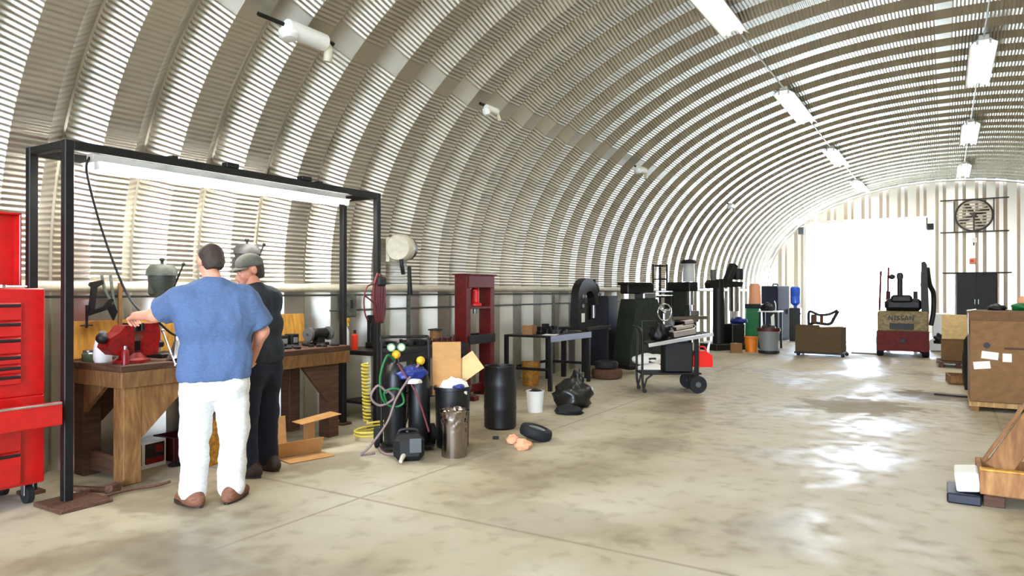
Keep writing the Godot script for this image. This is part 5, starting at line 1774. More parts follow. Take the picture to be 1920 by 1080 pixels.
	part(t, "wall", f, M.chrome_dull)
	f = MB.new()
	f.lathe(Vector3(0, 0.004, 0), [Vector2(0.0, 0.006), Vector2(0.105, 0.006), Vector2(0.105, 0.0), Vector2(0, 0)], 24)
	part(t, "bottom", f, M.chrome_dull)
	f = MB.new()
	lump(63, Vector3(0.1, 0.05, 0.1), 0.6, f, Vector3(0, 0.35, 0), 8.0)
	part(t, "scrap_fill", f, M.chrome_dull).set_meta("kind", "stuff")
	# black fuel jug with pale spout
	t = thing("fuel_jug", "black box shaped jug with a pale spout lying on the floor in front", "jug", P(-3.93, 0, 4.7), -0.8)
	f = MB.new()
	f.box(Vector3(0, 0.115, 0), Vector3(0.2, 0.23, 0.26), 0.05)
	part(t, "body", f, M.black)
	f = MB.new()
	f.tube(spline([Vector3(-0.05, 0.21, -0.09), Vector3(-0.05, 0.25, -0.06), Vector3(-0.05, 0.25, 0.06), Vector3(-0.05, 0.21, 0.09)], 4), 0.014, 8)
	part(t, "handle", f, M.black)
	f = MB.new()
	f.tube([Vector3(0.09, 0.06, 0.05), Vector3(0.17, 0.03, 0.08)], [0.022, 0.016], 12)
	part(t, "spout", f, M.cream)
	f = MB.new()
	f.box(Vector3(0.101, 0.14, -0.05), Vector3(0.006, 0.12, 0.1), 0.002)
	part(t, "side_panel", f, M.mid_grey)
	# coiled yellow air hose
	f = MB.new()
	var pts := []
	for i in 170:
		var a := TAU * i / 10.0
		var h := 0.72 - 0.6 * i / 170.0
		pts.append(P(-5.02 + 0.035 * cos(a) - 0.03 * i / 170.0, h, 5.32 + 0.035 * sin(a) + 0.06 * i / 170.0))
	for i in 40:
		var u := i / 40.0
		var a := TAU * u * 2.3
		pts.append(P(-4.8 - 0.2 * cos(a) * (0.9 + 0.1 * u), 0.1 * (1.0 - u) + 0.012 + 0.022 * u, 5.3 + 0.3 * sin(a)))
	f.tube(pts, 0.011, 7)
	one("air_hose", "coiled yellow air hose hanging from the table and looped on the floor", "hose", f, M.yellow_hose)
	f = MB.new()
	f.tube(spline([P(-4.05, 0.03, 4.75), P(-4.2, 0.012, 4.72), P(-4.4, 0.012, 4.85), P(-4.5, 0.012, 5.05), P(-4.35, 0.2, 5.15), P(-4.28, 0.5, 5.12), P(-4.25, 0.62, 5.08)], 8), 0.013, 8)
	one("grey_hose", "brownish grey hose running from the torch cart to the black jug", "hose", f, M.hose_grey)
# ---------- machines farther along the left wall ----------
func wheel(parent: Node, called: String, c: Vector3, r: float, w: float, axis: Basis, m: Material, hub: Material) -> void:
	var f := MB.new()
	f.lathe(c, [Vector2(0, -w * 0.4), Vector2(r * 0.55, -w * 0.4), Vector2(r * 0.6, -w * 0.5), Vector2(r * 0.93, -w * 0.5), Vector2(r, -w * 0.3), Vector2(r, w * 0.3), Vector2(r * 0.93, w * 0.5), Vector2(r * 0.6, w * 0.5), Vector2(r * 0.55, w * 0.4), Vector2(0, w * 0.4)], 24, axis)
	var o := part(parent, called, f, m)
	f = MB.new()
	f.lathe(c, [Vector2(0, -w * 0.56), Vector2(r * 0.3, -w * 0.52), Vector2(r * 0.3, w * 0.52), Vector2(0, w * 0.56)], 16, axis)
	part(o, "hub", f, hub)
func hand_wheel(parent: Node, c: Vector3, r: float, axis: Basis) -> void:
	var f := MB.new()
	var pts := []
	for i in 25:
		var a := TAU * i / 24
		pts.append(c + axis * Vector3(cos(a) * r, 0, sin(a) * r))
	f.tube(pts, 0.014, 8, false)
	for i in 3:
		var a := TAU * i / 3
		f.cyl(c, c + axis * Vector3(cos(a) * r, 0, sin(a) * r), 0.01, -1, 6)
	f.ball(c, Vector3(0.03, 0.03, 0.03), 10, 6)
	f.cyl(c + axis * Vector3(r, 0, 0), c + axis * Vector3(r, 0.08, 0), 0.012, -1, 8)
	part(parent, "hand_wheel", f, M.chrome)

func build_far_left() -> void:
	var f: MB
	var t: Node3D
	# shaper: heavy dark green machine
	t = thing("metal_shaper", "heavy dark green cast iron metal shaper with a flat ram on top", "machine", P(-4.95, 0, 12.75), -0.55)
	f = MB.new()
	f.prism([Vector2(-0.46, 0.0), Vector2(0.4, 0.0), Vector2(0.4, 0.25), Vector2(0.36, 0.55), Vector2(0.27, 1.1), Vector2(0.2, 1.3), Vector2(-0.27, 1.3), Vector2(-0.33, 1.05), Vector2(-0.4, 0.6), Vector2(-0.44, 0.3)], -0.26, 0.26, Transform3D(Basis(Vector3(0, 0, -1), Vector3.UP, Vector3(1, 0, 0)), Vector3.ZERO))
	part(t, "column", f, M.green_machine)
	f = MB.new()
	f.box(Vector3(0, 0.04, 0), Vector3(0.66, 0.08, 1.0), 0.01)
	part(t, "base", f, M.black_iron)
	f = MB.new()
	f.box(Vector3(0.0, 1.5, 0.08), Vector3(0.26, 0.2, 0.62), 0.02)
	f.box(Vector3(0.0, 1.59, 0.14), Vector3(0.34, 0.05, 0.56), 0.01)
	part(t, "ram", f, M.black_iron)
	f = MB.new()
	f.box(Vector3(0.08, 1.36, -0.05), Vector3(0.3, 0.12, 0.3), 0.02)
	part(t, "saddle", f, M.bare_steel)
	f = MB.new()
	f.box(Vector3(0.05, 0.95, -0.48), Vector3(0.34, 0.3, 0.2), 0.02)
	part(t, "work_table", f, M.bare_steel)
	f = MB.new()
	f.cyl(Vector3(0.05, 0.1, -0.45), Vector3(0.05, 0.85, -0.45), 0.045, -1, 12)
	part(t, "table_screw", f, M.black_iron)
	hand_wheel(t, Vector3(0.34, 1.05, -0.3), 0.16, rz(-PI / 2))
	f = MB.new()
	f.box(Vector3(0.27, 0.75, 0.0), Vector3(0.02, 0.3, 0.36), 0.01)
	part(t, "access_cover", f, M.green_machine)
	t = thing("locker", "narrow navy steel locker between the C frame press and the shaper", "locker", P(-5.72, 0, 12.78))
	f = MB.new()
	f.box(Vector3(0, 0.68, 0), Vector3(0.36, 1.36, 0.5), 0.008)
	part(t, "body", f, M.navy)
	f = MB.new()
	f.box(Vector3(0.184, 0.68, 0), Vector3(0.012, 1.28, 0.44), 0.004)
	var ld := part(t, "door", f, M.navy)
	f = MB.new()
	f.box(Vector3(0.197, 0.75, 0.16), Vector3(0.02, 0.1, 0.02), 0.003)
	part(ld, "handle", f, M.bare_steel)
	# sacks
	for q in [["upper pale sack with green print lying on another sack", 0.16, 0.0, 71], ["lower white sack on the floor under the shaper's cart", 0.0, 0.1, 72]]:
		t = thing("sack", q[0], "sack", P(-4.5 + q[2] * 1.2, q[1], 11.95 - q[2]), -0.5, "white sacks on the floor")
		f = MB.new()
		lump(q[3], Vector3(0.2, 0.11, 0.34), 0.35, f, Vector3.ZERO, 5.0)
		part(t, "bag", f, M.cloth_white)
		if q[1] > 0.1:
			f = MB.new()
			f.box(Vector3(0.185, 0.08, 0.06), Vector3(0.03, 0.09, 0.16), 0.01)
			part(t, "printed_patch", f, M.green_machine)
	# milling machine
	t = thing("milling_machine", "tall milling machine with bright steel table and upright rods", "machine", P(-5.0, 0, 15.4), -0.6)
	f = MB.new()
	f.box(Vector3(0, 0.06, 0), Vector3(0.8, 0.12, 0.7), 0.015)
	part(t, "base", f, M.black_iron)
	f = MB.new()
	f.prism([Vector2(-0.4, 0.12), Vector2(0.0, 0.12), Vector2(-0.04, 0.9), Vector2(-0.02, 1.45), Vector2(-0.34, 1.45), Vector2(-0.36, 0.8)], -0.22, 0.22)
	part(t, "column", f, M.green_machine)
	f = MB.new()
	f.box(Vector3(0.14, 0.62, 0), Vector3(0.34, 0.3, 0.3), 0.02)
	f.cyl(Vector3(0.16, 0.12, 0), Vector3(0.16, 0.5, 0), 0.06, -1, 14)
	part(t, "knee", f, M.black_iron)
	f = MB.new()
	f.box(Vector3(0.16, 0.86, 0), Vector3(0.28, 0.08, 0.95), 0.008)
	f.box(Vector3(0.16, 0.8, 0), Vector3(0.22, 0.06, 0.5), 0.008)
	part(t, "table", f, M.chrome_dull)
	f = MB.new()
	f.box(Vector3(0.16, 0.96, -0.15), Vector3(0.2, 0.12, 0.26), 0.015)
	part(t, "machine_vise", f, M.bare_steel)
	f = MB.new()
	f.box(Vector3(-0.02, 1.55, 0), Vector3(0.86, 0.2, 0.24), 0.02)
	part(t, "over_arm", f, M.black_iron)
	f = MB.new()
	f.cyl(Vector3(0.28, 1.15, 0), Vector3(0.28, 1.5, 0), 0.08, -1, 16)
	f.cyl(Vector3(0.28, 1.02, 0), Vector3(0.28, 1.16, 0), 0.035, -1, 12)
	part(t, "spindle_head", f, M.bare_steel)
	f = MB.new()
	f.lathe(Vector3(0.24, 1.66, 0), [Vector2(0, 0), Vector2(0.13, 0), Vector2(0.13, 0.26), Vector2(0.12, 0.28), Vector2(0.12, 0.38), Vector2(0.15, 0.4), Vector2(0.13, 0.46), Vector2(0, 0.47)], 18)
	part(t, "motor", f, M.white_grey)
	f = MB.new()
	f.lathe(Vector3(0.24, 2.06, 0), [Vector2(0, 0), Vector2(0.17, 0.0), Vector2(0.18, 0.03), Vector2(0.13, 0.08), Vector2(0, 0.09)], 18)
	part(t, "motor_cap", f, M.black)
	hand_wheel(t, Vector3(0.16, 0.86, 0.52), 0.1, rx(PI / 2))
	hand_wheel(t, Vector3(0.36, 0.62, 0.0), 0.1, rz(-PI / 2))
	for x in [-0.42, -0.15]:
		for z in [0.3, 0.48]:
			f = MB.new()
			f.cyl(Vector3(x, 0.0, z), Vector3(x, 2.05, z), 0.022, -1, 8)
			part(t, "upright_rod", f, M.black_iron)
	for y in [1.32, 1.72, 2.02]:
		f = MB.new()
		f.tube([Vector3(-0.42, y, 0.3), Vector3(-0.42, y, 0.48), Vector3(-0.15, y, 0.48), Vector3(-0.15, y, 0.3), Vector3(-0.42, y, 0.3)], 0.016, 6)
		part(t, "rod_tie", f, M.black_iron)
	# turret lathe body with bars between the shaper and the mill
	t = thing("engine_lathe", "small grey black lathe with chrome bars beside the mill", "lathe", P(-5.0, 0, 13.92), 0.0)
	f = MB.new()
	for z in [0.3, -0.3]: f.box(Vector3(0, 0.35, z), Vector3(0.36, 0.7, 0.22), 0.02)
	part(t, "pedestals", f, M.black_iron)
	f = MB.new()
	f.box(Vector3(0, 0.78, 0), Vector3(0.3, 0.14, 1.05), 0.015)
	part(t, "bed", f, M.dark_steel)
	f = MB.new()
	f.box(Vector3(0, 1.02, 0.36), Vector3(0.3, 0.34, 0.3), 0.03)
	part(t, "headstock", f, M.black_iron)
	f = MB.new()
	f.lathe(Vector3(0, 1.06, 0.12), [Vector2(0, -0.06), Vector2(0.11, -0.06), Vector2(0.11, 0.06), Vector2(0, 0.06)], 20, rx(PI / 2))
	part(t, "chuck", f, M.chrome)
	f = MB.new()
	f.box(Vector3(0.02, 0.92, -0.42), Vector3(0.18, 0.2, 0.2), 0.02)
	f.cyl(Vector3(0, 1.06, -0.5), Vector3(0, 1.06, -0.25), 0.035, -1, 12)
	part(t, "tailstock", f, M.dark_steel)
	for y in [1.36, 1.44]:
		f = MB.new()
		f.cyl(Vector3(0.08, y, 0.45), Vector3(0.08, y, -0.58), 0.018, -1, 8)
		part(t, "bar", f, M.chrome)
	f = MB.new()
	f.box(Vector3(0.06, 1.2, 0.46), Vector3(0.03, 0.52, 0.04), 0.004)
	f.box(Vector3(0.06, 1.15, -0.56), Vector3(0.03, 0.62, 0.04), 0.004)
	part(t, "bar_support", f, M.black_iron)
	hand_wheel(t, Vector3(0.18, 0.86, -0.05), 0.09, rz(-PI / 2))
	# radial drill
	t = thing("radial_drill", "black radial drill with a long arm and motor on top", "machine", P(-4.7, 0, 17.7), -0.55)
	f = MB.new()
	f.box(Vector3(0, 0.08, 0), Vector3(0.6, 0.16, 1.0), 0.015)
	part(t, "base", f, M.black_iron)
	f = MB.new()
	f.cyl(Vector3(0, 0.16, 0.15), Vector3(0, 1.75, 0.15), 0.15, 0.13, 20)
	part(t, "column", f, M.black_iron)
	f = MB.new()
	f.prism([Vector2(-0.5, 1.52), Vector2(0.55, 1.56), Vector2(0.58, 1.68), Vector2(-0.45, 1.72), Vector2(-0.52, 1.64)], -0.1, 0.1, Transform3D(Basis(Vector3(0, 0, -1), Vector3.UP, Vector3(1, 0, 0)), Vector3.ZERO))
	part(t, "arm", f, M.black_iron)
	f = MB.new()
	f.box(Vector3(0.02, 1.9, -0.22), Vector3(0.2, 0.5, 0.16), 0.02, rx(-0.5))
	f.lathe(Vector3(0.02, 1.88, -0.48), [Vector2(0, -0.14), Vector2(0.12, -0.14), Vector2(0.13, -0.12), Vector2(0.13, 0.12), Vector2(0.12, 0.14), Vector2(0, 0.14)], 18)
	part(t, "motor", f, M.black)
	f = MB.new()
	f.cyl(Vector3(0.04, 0.95, -0.32), Vector3(0.04, 1.55, -0.32), 0.12, -1, 18)
	part(t, "drill_head", f, M.chrome_dull)
	f = MB.new()
	f.cyl(Vector3(0.04, 0.72, -0.32), Vector3(0.04, 0.96, -0.32), 0.03, -1, 12)
	part(t, "spindle", f, M.bare_steel)
	f = MB.new()
	f.box(Vector3(0.05, 0.4, -0.25), Vector3(0.45, 0.48, 0.42), 0.02)
	part(t, "box_table", f, M.black_iron)
	f = MB.new()
	lump(81, Vector3(0.2, 0.1, 0.18), 0.5, f, Vector3(0.1, 0.64, -0.42), 5.0)
	part(t, "shop_cloth", f, M.blue)
	f = MB.new()
	f.cyl(Vector3(0, 1.72, 0.32), Vector3(0, 1.98, 0.32), 0.07, -1, 14)
	part(t, "oil_cup", f, M.green_grey)

	# wheeled welding cart
	t = thing("wheeled_cart", "black wheeled cart with a bright steel top and two big wheels", "cart", P(-3.43, 0, 9.93), 0.565)
	# local +x towards the wheels (right), z across
	f = MB.new()
	f.box(Vector3(0.12, 0.77, 0), Vector3(0.92, 0.02, 0.5), 0.003, rz(0.17))
	part(t, "top_plate", f, M.dark_steel)
	f = MB.new()
	f.box(Vector3(0.12, 0.758, 0.256), Vector3(0.94, 0.055, 0.012), 0.003, rz(0.17))
	part(t, "front_edge", f, M.chrome)
	f = MB.new()
	f.box(Vector3(0, 0.27, 0), Vector3(0.86, 0.025, 0.42), 0.004)
	part(t, "lower_shelf", f, M.black_iron)
	for z in [-0.21, 0.21]:
		f = MB.new()
		f.tube(spline([Vector3(-0.4, 0.05, z), Vector3(-0.42, 0.2, z), Vector3(-0.42, 0.6, z), Vector3(-0.42, 0.82, z), Vector3(-0.47, 0.93, z)], 5), 0.018, 8)
		part(t, "front_leg", f, M.black_iron)
		f = MB.new()
		f.tube([Vector3(-0.4, 0.06, z), Vector3(-0.36, 0.2, z), Vector3(-0.28, 0.26, z)], 0.014, 8)
		part(t, "gusset", f, M.black_iron)
		f = MB.new()
		f.lathe(Vector3(-0.39, 0.03, z), [Vector2(0, -0.012), Vector2(0.03, -0.012), Vector2(0.03, 0.012), Vector2(0, 0.012)], 14, rx(PI / 2))
		part(t, "foot", f, M.rubber)
		wheel(t, "wheel", Vector3(0.36, 0.125, z * 1.22), 0.125, 0.07, rx(PI / 2), M.rubber, M.mid_grey)
		f = MB.new()
		f.box(Vector3(0.36, 0.42, z * 0.9), Vector3(0.06, 0.74, 0.04), 0.004)
		part(t, "rear_post", f, M.black_iron)
	f = MB.new()
	f.cyl(Vector3(0.36, 0.125, -0.25), Vector3(0.36, 0.125, 0.25), 0.016, -1, 10)
	part(t, "axle", f, M.dark_steel)
	f = MB.new()
	f.tube([Vector3(-0.47, 0.93, -0.21), Vector3(-0.47, 0.93, 0.21)], 0.018, 8)
	part(t, "push_handle", f, M.black_iron)
	t = thing("welder_unit", "dark boxy welder riding on the lower shelf of the cart", "welder", P(-3.38, 0.283, 9.96), 0.565)
	f = MB.new()
	f.box(Vector3(0.06, 0.22, 0), Vector3(0.4, 0.43, 0.3), 0.012)
	part(t, "case", f, M.drum)
	f = MB.new()
	f.tube([Vector3(-0.08, 0.43, 0), Vector3(-0.08, 0.47, 0), Vector3(0.2, 0.47, 0), Vector3(0.2, 0.43, 0)], 0.012, 8)
	part(t, "lifting_handle", f, M.black)
	t = thing("gas_can", "bright red gas can hung on the wheel end of the cart", "gas can", P(-3.0, 0.36, 10.12), 0.565)
	f = MB.new()
	f.prism([Vector2(-0.13, 0.0), Vector2(0.13, 0.0), Vector2(0.14, 0.04), Vector2(0.13, 0.17), Vector2(0.04, 0.23), Vector2(-0.08, 0.23), Vector2(-0.14, 0.16), Vector2(-0.14, 0.04)], -0.09, 0.09)
	part(t, "tank", f, M.gas_red)
	f = MB.new()
	f.tube(spline([Vector3(-0.07, 0.22, 0), Vector3(-0.05, 0.28, 0), Vector3(0.04, 0.28, 0), Vector3(0.07, 0.21, 0)], 4), 0.014, 8)
	part(t, "handle", f, M.gas_red)
	f = MB.new()
	f.tube([Vector3(0.09, 0.19, 0), Vector3(0.1, 0.28, 0), Vector3(0.12, 0.36, 0)], [0.025, 0.018, 0.012], 10)
	part(t, "spout", f, M.plastic_white)
	# things on the cart top
	f = MB.new()
	f.box(Vector3(0, 0.05, 0), Vector3(0.34, 0.1, 0.26), 0.012)
	f.box(Vector3(0.02, 0.13, 0), Vector3(0.26, 0.06, 0.2), 0.01)
	f.box(Vector3(0.1, 0.19, 0.02), Vector3(0.14, 0.06, 0.14), 0.01)
	one("machine_table", "shiny stepped steel machine block lying on the cart top", "machine part", f, M.chrome_dull, P(-3.25, 0.795, 10.05), 0.565).rotation.z = 0.17
	f = MB.new()
	lump(91, Vector3(0.13, 0.15, 0.12), 0.5, f, Vector3.ZERO, 7.0)
	one("engine_block", "black greasy engine lump on the cart top near its handle", "engine", f, M.black_iron, P(-3.55, 0.735, 9.87), 0.5)
	# far group near the back wall
	t = thing("pedestal_grinder", "green pedestal machine with a peach coloured guard", "grinder", P(-4.22, 0, 18.9))
	f = MB.new()
	f.prism([Vector2(-0.24, 0), Vector2(0.24, 0), Vector2(0.2, 0.1), Vector2(0.16, 1.0), Vector2(-0.16, 1.0), Vector2(-0.2, 0.1)], -0.18, 0.18)
	part(t, "pedestal", f, M.green)
	f = MB.new()
	f.box(Vector3(0, 1.06, 0), Vector3(0.4, 0.12, 0.3), 0.01)
	part(t, "deck", f, M.black_iron)
	f = MB.new()
	f.lathe(Vector3(0.02, 1.12, 0), [Vector2(0, 0), Vector2(0.16, 0), Vector2(0.14, 0.45), Vector2(0.1, 0.52), Vector2(0, 0.53)], 18)
	part(t, "guard", f, M.peach)
	t = thing("blue_cabinet", "tall navy blue steel cabinet with a top handle by the back wall", "cabinet", P(-4.3, 0, 22.0), -0.3)
	f = MB.new()
	f.box(Vector3(0, 0.8, 0), Vector3(0.5, 1.6, 0.72), 0.012)
	part(t, "body", f, M.navy_blue)
	f = MB.new()
	f.box(Vector3(0.254, 0.8, 0), Vector3(0.012, 1.5, 0.66), 0.004)
	var dr := part(t, "door", f, M.navy_blue)
	f = MB.new()
	f.box(Vector3(0.27, 0.85, -0.25), Vector3(0.025, 0.16, 0.03), 0.004)
	part(dr, "latch", f, M.bare_steel)
	f = MB.new()
	f.tube([Vector3(0, 1.6, -0.14), Vector3(0, 1.66, -0.12), Vector3(0, 1.66, 0.12), Vector3(0, 1.6, 0.14)], 0.018, 8)
	part(t, "top_handle", f, M.black)
	t = thing("water_cooler", "water cooler with a bright blue bottle on a dark stand", "water cooler", P(-3.72, 0, 21.9))
	f = MB.new()
	f.box(Vector3(0, 0.48, 0), Vector3(0.3, 0.96, 0.3), 0.02)
	part(t, "stand", f, M.drum)
	f = MB.new()
	f.lathe(Vector3(0, 0.96, 0), [Vector2(0, 0), Vector2(0.05, 0.0), Vector2(0.05, 0.06), Vector2(0.13, 0.14), Vector2(0.135, 0.32), Vector2(0.125, 0.34), Vector2(0.135, 0.36), Vector2(0.135, 0.58), Vector2(0.1, 0.62), Vector2(0, 0.62)], 20)
	part(t, "bottle", f, M.blue_bright)
	f = MB.new()
	f.box(Vector3(0.16, 0.8, 0.04), Vector3(0.03, 0.05, 0.03), 0.004)
	part(t, "tap", f, M.plastic_white)
	t = thing("trash_barrel", "grey wheeled trash barrel with red rim and rubbish inside", "trash can", P(-3.5, 0, 17.15))
	f = MB.new()
	f.lathe(Vector3(0, 0.07, 0), [Vector2(0, 0), Vector2(0.19, 0), Vector2(0.24, 0.48), Vector2(0.22, 0.48), Vector2(0.18, 0.05), Vector2(0, 0.05)], 22)
	part(t, "barrel", f, M.grey)
	f = MB.new()
	f.lathe(Vector3(0, 0.52, 0), [Vector2(0.235, 0), Vector2(0.26, 0.0), Vector2(0.26, 0.07), Vector2(0.235, 0.07), Vector2(0.235, 0.0)], 22)
	part(t, "rim", f, M.dark_red)
	f = MB.new()
	f.lathe(Vector3(0, 0.02, 0), [Vector2(0, 0), Vector2(0.24, 0), Vector2(0.24, 0.05), Vector2(0, 0.05)], 22)
	part(t, "dolly", f, M.black)
	f = MB.new()
	lump(95, Vector3(0.17, 0.14, 0.17), 0.4, f, Vector3(0, 0.45, 0), 5.0)
	part(t, "rubbish", f, M.green_machine)
	f = MB.new()
	f.box(Vector3(0.08, 0.72, -0.05), Vector3(0.02, 0.34, 0.3), 0.004, rx(0.2))
	part(t, "white_sheet", f, M.cloth_white)
	t = thing("work_stand", "low stand with white papers in front of the navy cabinet", "stand", P(-3.75, 0, 18.6))
	f = MB.new()
	f.box(Vector3(0, 0.94, 0), Vector3(0.5, 0.03, 0.6), 0.004)
	part(t, "top", f, M.plastic_white)
	legs4(t, 0.46, 0.56, 0.925, 0.05, M.black_iron)
	f = MB.new()
	lump(97, Vector3(0.14, 0.12, 0.16), 0.5, f, Vector3(-0.08, 0.955, 0.1), 5.0)
	part(t, "engine_part", f, M.black_iron)
	f = MB.new()
	f.tube(spline([Vector3(0.1, 0.955, -0.1), Vector3(0.1, 1.1, -0.12), Vector3(0.08, 1.2, -0.05)], 5), 0.012, 6)
	part(t, "hose_stub", f, M.plastic_white)
	t = thing("bucket", "orange bucket standing left of the grey trash barrel", "bucket", P(-3.92, 0, 17.25))
	f = MB.new()
	f.lathe(Vector3.ZERO, [Vector2(0, 0), Vector2(0.13, 0), Vector2(0.155, 0.35), Vector2(0.162, 0.35), Vector2(0.162, 0.37), Vector2(0.145, 0.37), Vector2(0.12, 0.03), Vector2(0, 0.03)], 22)
	part(t, "pail", f, M.orange_bucket)
	f = MB.new()
	f.tube(spline([Vector3(0, 0.35, 0.162), Vector3(0.12, 0.31, 0.1), Vector3(0.16, 0.28, 0.0), Vector3(0.12, 0.31, -0.1), Vector3(0, 0.35, -0.162)], 5), 0.005, 6)
	part(t, "bail", f, M.mid_grey)
	t = thing("small_carton", "small brown carton on the floor left of the orange bucket", "carton", P(-4.2, 0, 16.95), 0.3)
	f = MB.new()
	f.box(Vector3(0, 0.11, 0), Vector3(0.26, 0.22, 0.3), 0.005)
	part(t, "box", f, M.card_dark)
	f = MB.new()
	f.box(Vector3(0, 0.222, 0), Vector3(0.05, 0.004, 0.3), 0.001)
	part(t, "tape", f, M.card)
	# brown carton on a dolly, with a black engine stand on top
	t = thing("large_carton", "wide brown carton on a black dolly left of the forklift", "carton", P(-2.38, 0, 17.15), -0.05)
	f = MB.new()
	f.box(Vector3(0, 0.37, 0), Vector3(0.96, 0.55, 0.6), 0.006)
	part(t, "box", f, M.card_brown)
	f = MB.new()
	f.box(Vector3(0.28, 0.66, 0.0), Vector3(0.42, 0.008, 0.58), 0.002, rz(0.05))
	part(t, "flap", f, M.card_light)
	f = MB.new()
	f.box(Vector3(-0.22, 0.67, 0.28), Vector3(0.5, 0.06, 0.008), 0.002)
	part(t, "flap", f, M.card_brown)
	f = MB.new()
	f.box(Vector3(0, 0.075, 0), Vector3(1.0, 0.04, 0.64), 0.006)
	var dl := part(t, "dolly", f, M.black)
	for x in [-0.42, 0.5]:
		for z in [-0.24, 0.26]:
			f = MB.new()
			f.lathe(Vector3(x, 0.04, z), [Vector2(0, -0.02), Vector2(0.04, -0.02), Vector2(0.04, 0.02), Vector2(0, 0.02)], 12, rx(PI / 2))
			part(dl, "wheel", f, M.rubber)
	t = thing("engine_stand", "black folded iron stand lying on top of the wide brown carton", "stand", P(-2.3, 0.655, 17.15))
	f = MB.new()
	f.tube(spline([Vector3(-0.32, 0.03, 0), Vector3(-0.2, 0.08, 0), Vector3(0.1, 0.06, 0), Vector3(0.2, 0.2, 0), Vector3(0.28, 0.36, 0)], 5), 0.035, 8)
	part(t, "long_arm", f, M.black_iron)
	f = MB.new()
	f.tube(spline([Vector3(-0.33, 0.03, 0), Vector3(-0.32, 0.32, 0.02), Vector3(-0.2, 0.3, 0.02), Vector3(-0.1, 0.26, 0.02), Vector3(0.1, 0.28, 0.0), Vector3(0.27, 0.37, 0)], 5), 0.03, 8)
	part(t, "bent_arm", f, M.black_iron)
	f = MB.new()
	f.box(Vector3(-0.06, 0.16, 0.01), Vector3(0.07, 0.22, 0.07), 0.01)
	f.box(Vector3(-0.22, 0.17, 0.01), Vector3(0.12, 0.2, 0.08), 0.02)
	part(t, "clamp_block", f, M.rust)
	f = MB.new()
	f.bar(Vector3(-0.3, 0.012, 0), Vector3(0.3, 0.012, 0.1), 0.1, 0.024, 0.004)
	one("floor_plank", "short dark plank on the floor between the carton and the forklift", "plank", f, M.wood_dark, P(-1.55, 0, 18.2))

func text(parent: Node, s: String, size: float, depth: float, m: Material, at: Transform3D) -> void:
	var tm := TextMesh.new()
	var fo := SystemFont.new()
	fo.font_names = PackedStringArray(["Droid Sans"])
	fo.font_weight = 700
	tm.font = fo
	tm.text = s
	tm.font_size = 64
	tm.pixel_size = size / 46.0
	tm.depth = depth
	var o := MeshInstance3D.new()
	o.mesh = tm
	o.material_override = m
	o.name = "lettering"
	parent.add_child(o, true)
	o.transform = at

